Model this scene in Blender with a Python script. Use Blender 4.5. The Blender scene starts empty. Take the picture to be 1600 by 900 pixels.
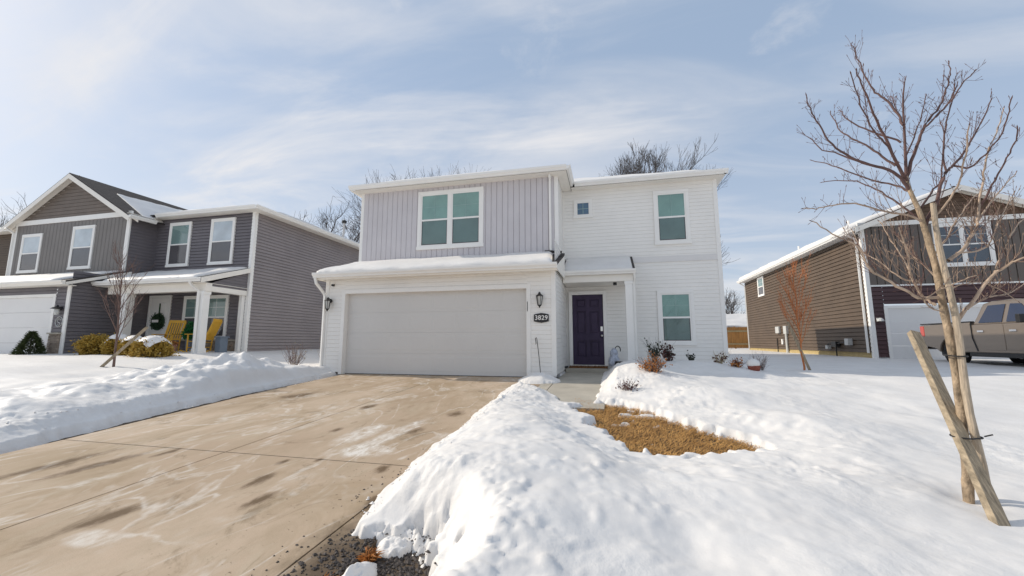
import bpy, bmesh, math, random
import numpy as np
from mathutils import Vector, Matrix

scene = bpy.context.scene
COL = scene.collection
R = math.radians

# ------------------------------------------------------------------ camera, sky, sun, exposure
cam_d = bpy.data.cameras.new("camera")
cam_d.sensor_width = 36.0
cam_d.lens = 633.0 / 1600.0 * 36.0
cam_d.clip_start = 0.05
cam_d.clip_end = 2000.0
cam = bpy.data.objects.new("camera", cam_d)
COL.objects.link(cam)
cam.location = (0, 0, 0.83)
cam.rotation_euler = (R(90 + 7.6), 0, R(13.37))
scene.camera = cam

SUN_EL = R(31.5)
SUN_AZ = Vector((-1.0, 0.05, 0)).normalized()          # horizontal direction towards the sun
sun_vec = Vector((SUN_AZ.x * math.cos(SUN_EL), SUN_AZ.y * math.cos(SUN_EL), math.sin(SUN_EL)))
sd = bpy.data.lights.new("sun", "SUN")
sd.energy = 2.75
sd.angle = R(0.53)
sd.color = (1.0, 0.915, 0.79)
sun = bpy.data.objects.new("sun", sd)
COL.objects.link(sun)
sun.rotation_euler = (-sun_vec).to_track_quat("-Z", "Y").to_euler()
sun.location = (-30, 0, 30)

scene.view_settings.view_transform = "Standard"
scene.view_settings.look = "None"
scene.view_settings.gamma = 1.0
scene.view_settings.use_curve_mapping = False
scene.view_settings.exposure = 0.32

world = bpy.data.worlds.new("World")
scene.world = world
world.use_nodes = True
wt = world.node_tree
wt.nodes.clear()
def wn(t, **k):
    n = wt.nodes.new(t)
    for a, b in k.items():
        setattr(n, a, b)
    return n
def wl(a, b): wt.links.new(a, b)
w_out = wn("ShaderNodeOutputWorld")
w_bg = wn("ShaderNodeBackground")
w_bg.inputs["Strength"].default_value = 0.13
sky = wn("ShaderNodeTexSky", sky_type="NISHITA")
sky.sun_disc = False
sky.sun_elevation = SUN_EL
sky.sun_rotation = math.atan2(SUN_AZ.x, SUN_AZ.y)
sky.air_density = 1.0
sky.dust_density = 1.5
sky.ozone_density = 1.2
tc = wn("ShaderNodeTexCoord")
sep = wn("ShaderNodeSeparateXYZ"); wl(tc.outputs["Generated"], sep.inputs[0])
def wmath(op, a, b=None, clamp=False):
    n = wn("ShaderNodeMath", operation=op, use_clamp=clamp)
    for i, v in enumerate((a, b)):
        if v is None: continue
        if isinstance(v, (int, float)): n.inputs[i].default_value = v
        else: wl(v, n.inputs[i])
    return n.outputs[0]
zz = wmath("ADD", wmath("MAXIMUM", sep.outputs[2], 0.0), 0.16)
cx = wmath("DIVIDE", sep.outputs[0], zz)
cy = wmath("DIVIDE", sep.outputs[1], zz)
comb = wn("ShaderNodeCombineXYZ"); wl(cx, comb.inputs[0]); wl(cy, comb.inputs[1])
def wnoise(scale, rot, sx, sy, detail, rough, dist, off=(0, 0, 0)):
    mp = wn("ShaderNodeMapping")
    mp.inputs["Rotation"].default_value = (0, 0, rot)
    mp.inputs["Scale"].default_value = (sx, sy, 1)
    mp.inputs["Location"].default_value = off
    wl(comb.outputs[0], mp.inputs[0])
    n = wn("ShaderNodeTexNoise")
    n.inputs["Scale"].default_value = scale
    n.inputs["Detail"].default_value = detail
    n.inputs["Roughness"].default_value = rough
    n.inputs["Distortion"].default_value = dist
    wl(mp.outputs[0], n.inputs["Vector"])
    return n.outputs[0]
def wramp(v, lo, hi):
    n = wn("ShaderNodeMapRange", clamp=True, interpolation_type="SMOOTHSTEP")
    n.inputs[1].default_value = lo; n.inputs[2].default_value = hi
    wl(v, n.inputs[0])
    return n.outputs[0]
c1 = wramp(wnoise(1.0, R(35), 0.7, 1.5, 7, 0.55, 0.6, (3.1, 1.2, 0)), 0.42, 0.72)   # broad veils
c2 = wramp(wnoise(1.6, R(-20), 0.5, 1.6, 8, 0.6, 0.9, (7.4, 2.0, 1)), 0.44, 0.74)   # streaks
c3 = wramp(wnoise(3.4, R(10), 1.0, 1.0, 6, 0.6, 0.3, (1.7, 5.2, 3)), 0.62, 0.78)    # puffs
# the veil is denser towards the sun (left) and the horizon
side = wramp(wmath("MULTIPLY", sep.outputs[0], -1.0), -0.55, 0.85)
low = wramp(sep.outputs[2], 0.62, 0.02)
cloud = wmath("ADD", wmath("MULTIPLY", c1, 0.58), wmath("MULTIPLY", c2, 0.46))
cloud = wmath("MULTIPLY", cloud, wmath("ADD", wmath("MULTIPLY", side, 0.42), 0.62))
cloud = wmath("ADD", cloud, wmath("MULTIPLY", c3, 0.26))
cloud = wmath("ADD", cloud, wmath("MULTIPLY", low, 0.22))
cloud = wmath("ADD", cloud, 0.0)
cloud = wmath("ADD", cloud, wmath("MULTIPLY", side, 0.03), clamp=True)
mixc = wn("ShaderNodeMix", data_type="RGBA")
hz = wn("ShaderNodeMix", data_type="RGBA"); hz.inputs[0].default_value = 0.74     # thin high haze over the whole sky
wl(sky.outputs[0], hz.inputs[6]); hz.inputs[7].default_value = (2.5, 3.2, 4.25, 1)
wl(cloud, mixc.inputs[0]); wl(hz.outputs[2], mixc.inputs[6])
mixc.inputs[7].default_value = (5.4, 5.3, 5.3, 1)
wl(mixc.outputs[2], w_bg.inputs[0]); wl(w_bg.outputs[0], w_out.inputs[0])

scene.cycles.max_bounces = 6
scene.cycles.diffuse_bounces = 4
scene.cycles.transparent_max_bounces = 12
scene.cycles.caustics_reflective = False
scene.cycles.caustics_refractive = False

# ------------------------------------------------------------------ helpers
rng = random.Random(7)

def tag(o, label=None, cat=None, group=None, kind=None):
    if label: o["label"] = label
    if cat: o["category"] = cat
    if group: o["group"] = group
    if kind: o["kind"] = kind
    return o

def thing(name, loc, label, cat, group=None, rz=0.0):
    o = bpy.data.objects.new(name, None)
    COL.objects.link(o)
    o.location = loc
    o.rotation_euler = (0, 0, rz)
    o.empty_display_size = 0.2
    return tag(o, label, cat, group)

def origin(p):
    v = Vector((0, 0, 0))
    while p is not None:
        v += Vector(p.location); p = p.parent
    return v

class MB:
    """collects faces; build() links them as one mesh object"""
    def __init__(s): s.v = []; s.f = []; s.m = []; s.cur = 0
    def face(s, *pts):
        n = len(s.v); s.v.extend([tuple(p) for p in pts]); s.f.append(tuple(range(n, n + len(pts)))); s.m.append(s.cur)
    def box(s, x0, x1, y0, y1, z0, z1, P=None):
        c = [(x0, y0, z0), (x1, y0, z0), (x1, y1, z0), (x0, y1, z0), (x0, y0, z1), (x1, y0, z1), (x1, y1, z1), (x0, y1, z1)]
        if P: c = [P(*q) for q in c]
        n = len(s.v); s.v.extend([tuple(q) for q in c])
        for q in ((0, 3, 2, 1), (4, 5, 6, 7), (0, 1, 5, 4), (1, 2, 6, 5), (2, 3, 7, 6), (3, 0, 4, 7)):
            s.f.append(tuple(n + i for i in q)); s.m.append(s.cur)
    def prism(s, bottom, top):
        n = len(s.v); k = len(bottom)
        s.v.extend([tuple(p) for p in bottom]); s.v.extend([tuple(p) for p in top])
        s.f.append(tuple(n + k - 1 - i for i in range(k))); s.f.append(tuple(n + k + i for i in range(k)))
        s.m += [s.cur] * 2
        for i in range(k):
            j = (i + 1) % k
            s.f.append((n + i, n + j, n + k + j, n + k + i)); s.m.append(s.cur)
    def tube(s, pts, radii, n=6, cap=True):
        pts = [Vector(p) for p in pts]
        base = len(s.v); ref = Vector((0.31, 0.17, 0.93))
        for i, p in enumerate(pts):
            d = (pts[min(i + 1, len(pts) - 1)] - pts[max(i - 1, 0)])
            if d.length < 1e-9: d = Vector((0, 0, 1))
            d.normalize()
            r_ = ref if abs(d.dot(ref)) < 0.95 else Vector((1, 0, 0))
            a = d.cross(r_).normalized(); b = d.cross(a)
            r = radii[i] if isinstance(radii, (list, tuple)) else radii
            for k in range(n):
                t = 2 * math.pi * k / n
                q = p + a * (math.cos(t) * r) + b * (math.sin(t) * r)
                s.v.append((q.x, q.y, q.z))
        for i in range(len(pts) - 1):
            for k in range(n):
                k2 = (k + 1) % n
                s.f.append((base + i * n + k, base + i * n + k2, base + (i + 1) * n + k2, base + (i + 1) * n + k)); s.m.append(s.cur)
        if cap:
            s.f.append(tuple(base + n - 1 - k for k in range(n))); s.m.append(s.cur)
            e = base + (len(pts) - 1) * n
            s.f.append(tuple(e + k for k in range(n))); s.m.append(s.cur)
    def lathe(s, c, prof, n=16):
        base = len(s.v)
        for r, z in prof:
            for k in range(n):
                t = 2 * math.pi * k / n
                s.v.append((c[0] + r * math.cos(t), c[1] + r * math.sin(t), c[2] + z))
        for i in range(len(prof) - 1):
            for k in range(n):
                k2 = (k + 1) % n
                s.f.append((base + i * n + k, base + i * n + k2, base + (i + 1) * n + k2, base + (i + 1) * n + k)); s.m.append(s.cur)
        s.f.append(tuple(base + n - 1 - k for k in range(n))); s.m.append(s.cur)
        e = base + (len(prof) - 1) * n
        s.f.append(tuple(e + k for k in range(n))); s.m.append(s.cur)
    def build(s, name, mats, parent=None, smooth=False, local=False, bevel=0.0):
        me = bpy.data.meshes.new(name)
        o0 = Vector((0, 0, 0)) if (local or parent is None) else origin(parent)
        me.from_pydata([(a - o0.x, b - o0.y, c - o0.z) for a, b, c in s.v], [], s.f)
        if not isinstance(mats, (list, tuple)): mats = [mats]
        for m in mats: me.materials.append(m)
        if len(mats) > 1: me.polygons.foreach_set("material_index", s.m)
        if smooth: me.polygons.foreach_set("use_smooth", [True] * len(me.polygons))
        me.update()
        o = bpy.data.objects.new(name, me)
        COL.objects.link(o)
        if parent is not None: o.parent = parent
        if bevel:
            b = o.modifiers.new("bevel", "BEVEL"); b.width = bevel; b.segments = 2; b.limit_method = "ANGLE"; b.angle_limit = R(40)
        return o

def build_pieces(mb, name, material, parent, bevel=0.0):
    """every separate solid in mb becomes a part of its own"""
    par = list(range(len(mb.v)))
    def find(i):
        while par[i] != i: par[i] = par[par[i]]; i = par[i]
        return i
    for f in mb.f:
        for k in f[1:]: par[find(k)] = find(f[0])
    groups = {}
    for f in mb.f: groups.setdefault(find(f[0]), []).append(f)
    out = []
    for fs in groups.values():
        m = MB(); idx = {}
        for f in fs:
            for k in f:
                if k not in idx: idx[k] = len(m.v); m.v.append(mb.v[k])
            m.f.append(tuple(idx[k] for k in f)); m.m.append(0)
        out.append(m.build(name, material, parent, bevel=bevel))
    return out

def copy_tree(o, parent=None):
    c = o.copy(); COL.objects.link(c)
    if parent is not None: c.parent = parent
    for ch in list(o.children): copy_tree(ch, c)
    return c

# ------------------------------------------------------------------ materials
def mat(name, col, rough=0.6, var=0.0, vscale=3.0, bump=0.0, bscale=40.0, metal=0.0, spec=0.5, stretch=(1, 1, 1), col2=None, coat=0.0):
    m = bpy.data.materials.new(name); m.use_nodes = True
    nt = m.node_tree; b = nt.nodes["Principled BSDF"]
    b.inputs["Roughness"].default_value = rough
    b.inputs["Metallic"].default_value = metal
    b.inputs["Specular IOR Level"].default_value = spec
    if coat: b.inputs["Coat Weight"].default_value = coat
    g = nt.nodes.new("ShaderNodeNewGeometry")
    mp = nt.nodes.new("ShaderNodeMapping"); mp.inputs["Scale"].default_value = stretch
    nt.links.new(g.outputs["Position"], mp.inputs[0])
    if var or col2:
        n = nt.nodes.new("ShaderNodeTexNoise"); n.inputs["Scale"].default_value = vscale; n.inputs["Detail"].default_value = 6; n.inputs["Roughness"].default_value = 0.62
        nt.links.new(mp.outputs[0], n.inputs["Vector"])
        r = nt.nodes.new("ShaderNodeMapRange"); r.inputs[1].default_value = 0.3; r.inputs[2].default_value = 0.7
        nt.links.new(n.outputs[0], r.inputs[0])
        mx = nt.nodes.new("ShaderNodeMix"); mx.data_type = "RGBA"
        c2 = col2 if col2 else tuple(c * (1 - var) for c in col)
        mx.inputs[6].default_value = (*c2, 1); mx.inputs[7].default_value = (*(col if col2 else tuple(min(1, c * (1 + var * 0.5)) for c in col)), 1)
        nt.links.new(r.outputs[0], mx.inputs[0]); nt.links.new(mx.outputs[2], b.inputs["Base Color"])
    else:
        b.inputs["Base Color"].default_value = (*col, 1)
    if bump:
        n2 = nt.nodes.new("ShaderNodeTexNoise"); n2.inputs["Scale"].default_value = bscale; n2.inputs["Detail"].default_value = 5
        nt.links.new(mp.outputs[0], n2.inputs["Vector"])
        bp = nt.nodes.new("ShaderNodeBump"); bp.inputs["Strength"].default_value = bump; bp.inputs["Distance"].default_value = 0.02
        nt.links.new(n2.outputs[0], bp.inputs["Height"]); nt.links.new(bp.outputs[0], b.inputs["Normal"])
    return m

M = {}
M["white"] = mat("white_vinyl", (0.87, 0.845, 0.80), 0.5, 0.06, 0.9)
M["trim"] = mat("white_trim", (0.88, 0.86, 0.82), 0.45, 0.04, 2.0)
M["soffit"] = mat("soffit_vinyl", (0.87, 0.825, 0.75), 0.55, 0.04, 2.0)
M["gray_bat"] = mat("gray_board_and_batten", (0.60, 0.57, 0.58), 0.55, 0.06, 1.5)
M["band_gray"] = mat("gray_band_trim", (0.74, 0.72, 0.70), 0.55, 0.03, 2)
M["gdoor"] = mat("painted_garage_door", (0.665, 0.645, 0.615), 0.42, 0.03, 0.9)
M["purple"] = mat("dark_plum_door_paint", (0.052, 0.036, 0.074), 0.5, 0.2, 3, spec=0.25)
M["nickel"] = mat("brushed_nickel", (0.72, 0.70, 0.66), 0.3, metal=1.0)
M["black"] = mat("black_metal", (0.018, 0.017, 0.017), 0.45)
M["lampglass"] = mat("lantern_glass", (0.55, 0.55, 0.52), 0.08, spec=0.8)
M["shingle"] = mat("asphalt_shingle", (0.055, 0.046, 0.042), 0.9, 0.45, 9, 0.5, 60)
M["conc_pale"] = mat("step_concrete", (0.44, 0.40, 0.33), 0.9, 0.16, 2.2, 0.25, 60)
M["foundation"] = mat("tan_foundation", (0.47, 0.36, 0.17), 0.9, 0.2, 3, 0.2, 30)
M["lh_gray"] = mat("charcoal_lap_siding", (0.165, 0.150, 0.160), 0.55, 0.12, 1.4)
M["lh_bat"] = mat("taupe_board_and_batten", (0.195, 0.178, 0.165), 0.55, 0.10, 1.4)
M["lh_shake"] = mat("taupe_gable_shake", (0.19, 0.155, 0.13), 0.7, 0.15, 3)
M["lh_side"] = mat("gray_brown_side_siding", (0.285, 0.252, 0.252), 0.55, 0.12, 0.9)
M["rh_brown"] = mat("brown_lap_siding", (0.108, 0.073, 0.047), 0.6, 0.2, 1.1)
M["rh_bat"] = mat("dark_gray_board_and_batten", (0.125, 0.103, 0.088), 0.55, 0.1, 1.4)
M["rh_gable"] = mat("brown_gable_shake", (0.125, 0.078, 0.050), 0.7, 0.2, 3)
M["rh_low"] = mat("maroon_brown_siding", (0.072, 0.032, 0.034), 0.55, 0.15, 1.4)
M["stone"] = mat("stacked_stone", (0.36, 0.29, 0.23), 0.85, 0.5, 6, 0.5, 25, stretch=(1, 1, 2.2))
M["lh_gdoor"] = mat("left_garage_door_paint", (0.80, 0.785, 0.765), 0.45, 0.03, 1)
M["wood_gray"] = mat("weathered_stake_wood", (0.36, 0.29, 0.20), 0.85, 0.6, 70, 0.6, 120, stretch=(1, 0.15, 0.10))
M["wood_pole"] = mat("pale_pole_wood", (0.46, 0.37, 0.27), 0.8, 0.5, 30, 0.5, 60, stretch=(1, 1, 0.18))
M["bark"] = mat("tan_young_bark", (0.40, 0.30, 0.20), 0.85, 0.68, 17, 0.6, 60, stretch=(1, 1, 0.6))
M["limb_backlit"] = mat("purple_brown_backlit_limbs", (0.125, 0.07, 0.062), 0.8, 0.35, 10)  # upper limbs painted darker, as seen against the bright sky
M["limb_half_lit"] = mat("half_lit_tan_shoots", (0.30, 0.21, 0.155), 0.8, 0.4, 10)  # tone between the painted sunlit and backlit limb colours
M["twig"] = mat("red_brown_twigs", (0.125, 0.062, 0.052), 0.75, 0.35, 9)
M["limb"] = mat("sunlit_tan_limbs", (0.46, 0.345, 0.255), 0.8, 0.4, 12)  # lower limbs painted pale, with the sunlight put into the colour
M["bigbark"] = mat("dark_gray_bark", (0.085, 0.075, 0.072), 0.9, 0.3, 2)
M["rusttwig"] = mat("rust_red_twigs", (0.50, 0.175, 0.06), 0.8, 0.3, 4)
M["browntwig"] = mat("brown_twigs", (0.17, 0.105, 0.085), 0.8, 0.3, 6)
M["strap"] = mat("black_strap", (0.02, 0.018, 0.017), 0.6)
M["yellow"] = mat("yellow_paint", (0.72, 0.40, 0.035), 0.5, 0.1, 4)
M["bushgold"] = mat("golden_olive_leaves", (0.46, 0.30, 0.05), 0.7, 0.45, 9)
M["evergreen"] = mat("spruce_needles", (0.055, 0.075, 0.02), 0.8, 0.5, 9)
M["drygrass"] = mat("straw_grass", (0.66, 0.37, 0.115), 0.85, col2=(0.30, 0.15, 0.04), vscale=5.0)
M["leafrust"] = mat("rust_orange_leaves", (0.45, 0.17, 0.035), 0.8, 0.5, 14)
M["leafdark"] = mat("dark_green_leaves", (0.035, 0.04, 0.022), 0.7, 0.5, 14)
M["leafpurp"] = mat("maroon_dead_leaves", (0.10, 0.035, 0.032), 0.8, 0.5, 14)
M["paleplant"] = mat("pale_dry_stems", (0.40, 0.31, 0.17), 0.85, 0.4, 14)
M["soil"] = mat("frozen_soil", (0.115, 0.08, 0.05), 0.95, 0.55, 4, 0.7, 25)
M["rock"] = mat("dark_gravel", (0.095, 0.078, 0.068), 0.85, 0.75, 45)
M["terracotta"] = mat("terracotta", (0.27, 0.075, 0.045), 0.8, 0.2, 6)
M["green"] = mat("leaf_green", (0.02, 0.17, 0.045), 0.6, 0.3, 8)
M["wreath"] = mat("wreath_green", (0.035, 0.075, 0.035), 0.8, 0.5, 20)
M["bluegray"] = mat("blue_gray_planter", (0.16, 0.20, 0.25), 0.6, 0.15, 4)
M["pinkpot"] = mat("dusty_pink_pot", (0.42, 0.22, 0.16), 0.7, 0.1, 6)
M["mat"] = mat("brown_coir_mat", (0.24, 0.11, 0.04), 0.95, 0.6, 22, 0.8, 90)
M["truck"] = mat("champagne_truck_paint", (0.225, 0.18, 0.142), 0.30, metal=0.4, coat=0.6)
M["tyre"] = mat("tyre_rubber", (0.017, 0.016, 0.018), 0.85)
M["alloy"] = mat("wheel_alloy", (0.45, 0.45, 0.46), 0.35, metal=0.9)
M["tail"] = mat("red_tail_lamp", (0.50, 0.07, 0.05), 0.15, coat=0.5)
M["chrome"] = mat("chrome", (0.7, 0.7, 0.72), 0.15, metal=1.0)
M["carglass"] = mat("dark_car_glass", (0.012, 0.02, 0.05), 0.03, spec=0.9)
M["metergray"] = mat("meter_gray", (0.52, 0.52, 0.50), 0.5)
M["fence"] = mat("cedar_fence", (0.42, 0.20, 0.055), 0.8, 0.4, 3, 0.3, 30, stretch=(3, 3, 0.3))
M["pvc"] = mat("vent_pipe", (0.6, 0.58, 0.56), 0.6)
M["bluewhite"] = mat("blue_white_ceramic", (0.52, 0.56, 0.66), 0.35, 0.45, 16)

def glass_mat(name, tint, base=0.05, gloss=1.0):
    m = bpy.data.materials.new(name); m.use_nodes = True
    nt = m.node_tree; nt.nodes.clear()
    o = nt.nodes.new("ShaderNodeOutputMaterial"); mx = nt.nodes.new("ShaderNodeMixShader")
    t = nt.nodes.new("ShaderNodeBsdfTransparent"); t.inputs[0].default_value = (*tint, 1)
    g = nt.nodes.new("ShaderNodeBsdfGlossy"); g.inputs["Roughness"].default_value = 0.03
    f = nt.nodes.new("ShaderNodeFresnel"); f.inputs[0].default_value = 1.52
    a = nt.nodes.new("ShaderNodeMath"); a.operation = "MULTIPLY_ADD"; a.use_clamp = True
    a.inputs[1].default_value = gloss; a.inputs[2].default_value = base
    nt.links.new(f.outputs[0], a.inputs[0]); gm_ = nt.nodes.new("ShaderNodeNewGeometry"); inv = nt.nodes.new("ShaderNodeMath"); inv.operation = "SUBTRACT"; inv.inputs[0].default_value = 1.0
    nt.links.new(gm_.outputs["Backfacing"], inv.inputs[1])
    ml = nt.nodes.new("ShaderNodeMath"); ml.operation = "MULTIPLY"; nt.links.new(a.outputs[0], ml.inputs[0]); nt.links.new(inv.outputs[0], ml.inputs[1])
    nt.links.new(ml.outputs[0], mx.inputs[0])
    nt.links.new(t.outputs[0], mx.inputs[1]); nt.links.new(g.outputs[0], mx.inputs[2]); nt.links.new(mx.outputs[0], o.inputs[0])
    return m
M["grille"] = mat("pale_green_grille", (0.36, 0.46, 0.44), 0.6)
M["glass"] = glass_mat("window_glass", (0.86, 0.95, 0.93), 0.05)
M["glass_clear"] = glass_mat("clear_window_glass", (0.93, 0.96, 0.97), 0.06)

def blind_mat(name, col, slat=0.035):
    m = bpy.data.materials.new(name); m.use_nodes = True
    nt = m.node_tree; b = nt.nodes["Principled BSDF"]; b.inputs["Roughness"].default_value = 0.7
    g = nt.nodes.new("ShaderNodeNewGeometry"); sp = nt.nodes.new("ShaderNodeSeparateXYZ"); nt.links.new(g.outputs["Position"], sp.inputs[0])
    d = nt.nodes.new("ShaderNodeMath"); d.operation = "DIVIDE"; d.inputs[1].default_value = slat; nt.links.new(sp.outputs[2], d.inputs[0])
    fr = nt.nodes.new("ShaderNodeMath"); fr.operation = "FRACT"; nt.links.new(d.outputs[0], fr.inputs[0])
    bp = nt.nodes.new("ShaderNodeBump"); bp.inputs["Strength"].default_value = 0.6; bp.inputs["Distance"].default_value = 0.01
    nt.links.new(fr.outputs[0], bp.inputs["Height"]); nt.links.new(bp.outputs[0], b.inputs["Normal"])
    n = nt.nodes.new("ShaderNodeTexNoise"); n.inputs["Scale"].default_value = 1.9; n.inputs["Detail"].default_value = 4
    nt.links.new(g.outputs["Position"], n.inputs["Vector"])
    mx = nt.nodes.new("ShaderNodeMix"); mx.data_type = "RGBA"
    mx.inputs[6].default_value = (*[c * 0.62 for c in col], 1); mx.inputs[7].default_value = (*[min(1, c * 1.3) for c in col], 1)
    nt.links.new(n.outputs[0], mx.inputs[0]); nt.links.new(mx.outputs[2], b.inputs["Base Color"])
    return m
M["blind_teal"] = blind_mat("teal_blind", (0.25, 0.375, 0.345))
M["screen_teal"] = blind_mat("teal_insect_screen", (0.145, 0.20, 0.195))
M["blind_sky"] = blind_mat("sky_reflection_blind", (0.62, 0.66, 0.70))  # pale colour stands in for sky reflected in the upper sashes
M["screen_dark"] = blind_mat("dark_screen", (0.10, 0.085, 0.088))
M["blind_green"] = blind_mat("green_gray_blind", (0.22, 0.32, 0.30))
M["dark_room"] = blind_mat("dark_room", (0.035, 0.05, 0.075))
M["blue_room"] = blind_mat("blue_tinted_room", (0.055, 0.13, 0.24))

# snow
def snow_mat():
    m = bpy.data.materials.new("snow"); m.use_nodes = True
    nt = m.node_tree; b = nt.nodes["Principled BSDF"]
    b.inputs["Roughness"].default_value = 0.55; b.inputs["Specular IOR Level"].default_value = 0.25
    g = nt.nodes.new("ShaderNodeNewGeometry")
    n = nt.nodes.new("ShaderNodeTexNoise"); n.inputs["Scale"].default_value = 1.7; n.inputs["Detail"].default_value = 8; n.inputs["Roughness"].default_value = 0.65
    nt.links.new(g.outputs["Position"], n.inputs["Vector"])
    mr = nt.nodes.new("ShaderNodeMapRange"); mr.inputs[1].default_value = 0.35; mr.inputs[2].default_value = 0.7; nt.links.new(n.outputs[0], mr.inputs[0])
    mx = nt.nodes.new("ShaderNodeMix"); mx.data_type = "RGBA"
    mx.inputs[6].default_value = (0.74, 0.713, 0.68, 1); mx.inputs[7].default_value = (0.825, 0.798, 0.762, 1)
    nt.links.new(mr.outputs[0], mx.inputs[0])
    nt.links.new(mx.outputs[2], b.inputs["Base Color"])
    # smooth drift with patches of grainy crust
    cm = nt.nodes.new("ShaderNodeTexNoise"); cm.inputs["Scale"].default_value = 0.9; cm.inputs["Detail"].default_value = 5
    nt.links.new(g.outputs["Position"], cm.inputs["Vector"])
    cr = nt.nodes.new("ShaderNodeMapRange"); cr.inputs[1].default_value = 0.46; cr.inputs[2].default_value = 0.68; cr.inputs[3].default_value = 0.22; cr.inputs[4].default_value = 1.0
    nt.links.new(cm.outputs[0], cr.inputs[0])
    h = None
    for sc, amt, det in ((7.0, 0.40, 5), (30.0, 0.20, 5), (110.0, 0.07, 3)):
        q = nt.nodes.new("ShaderNodeTexNoise"); q.inputs["Scale"].default_value = sc; q.inputs["Detail"].default_value = det; q.inputs["Roughness"].default_value = 0.55
        nt.links.new(g.outputs["Position"], q.inputs["Vector"])
        k = nt.nodes.new("ShaderNodeMath"); k.operation = "MULTIPLY"; k.inputs[1].default_value = amt; nt.links.new(q.outputs[0], k.inputs[0])
        k2 = nt.nodes.new("ShaderNodeMath"); k2.operation = "MULTIPLY"; nt.links.new(k.outputs[0], k2.inputs[0]); nt.links.new(cr.outputs[0], k2.inputs[1]); k = k2
        if h is None: h = k.outputs[0]
        else:
            ad = nt.nodes.new("ShaderNodeMath"); ad.operation = "ADD"; nt.links.new(h, ad.inputs[0]); nt.links.new(k.outputs[0], ad.inputs[1]); h = ad.outputs[0]
    bp = nt.nodes.new("ShaderNodeBump"); bp.inputs["Strength"].default_value = 0.5; bp.inputs["Distance"].default_value = 0.05
    nt.links.new(h, bp.inputs["Height"]); nt.links.new(bp.outputs[0], b.inputs["Normal"])
    return m
M["snow"] = snow_mat()

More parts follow.
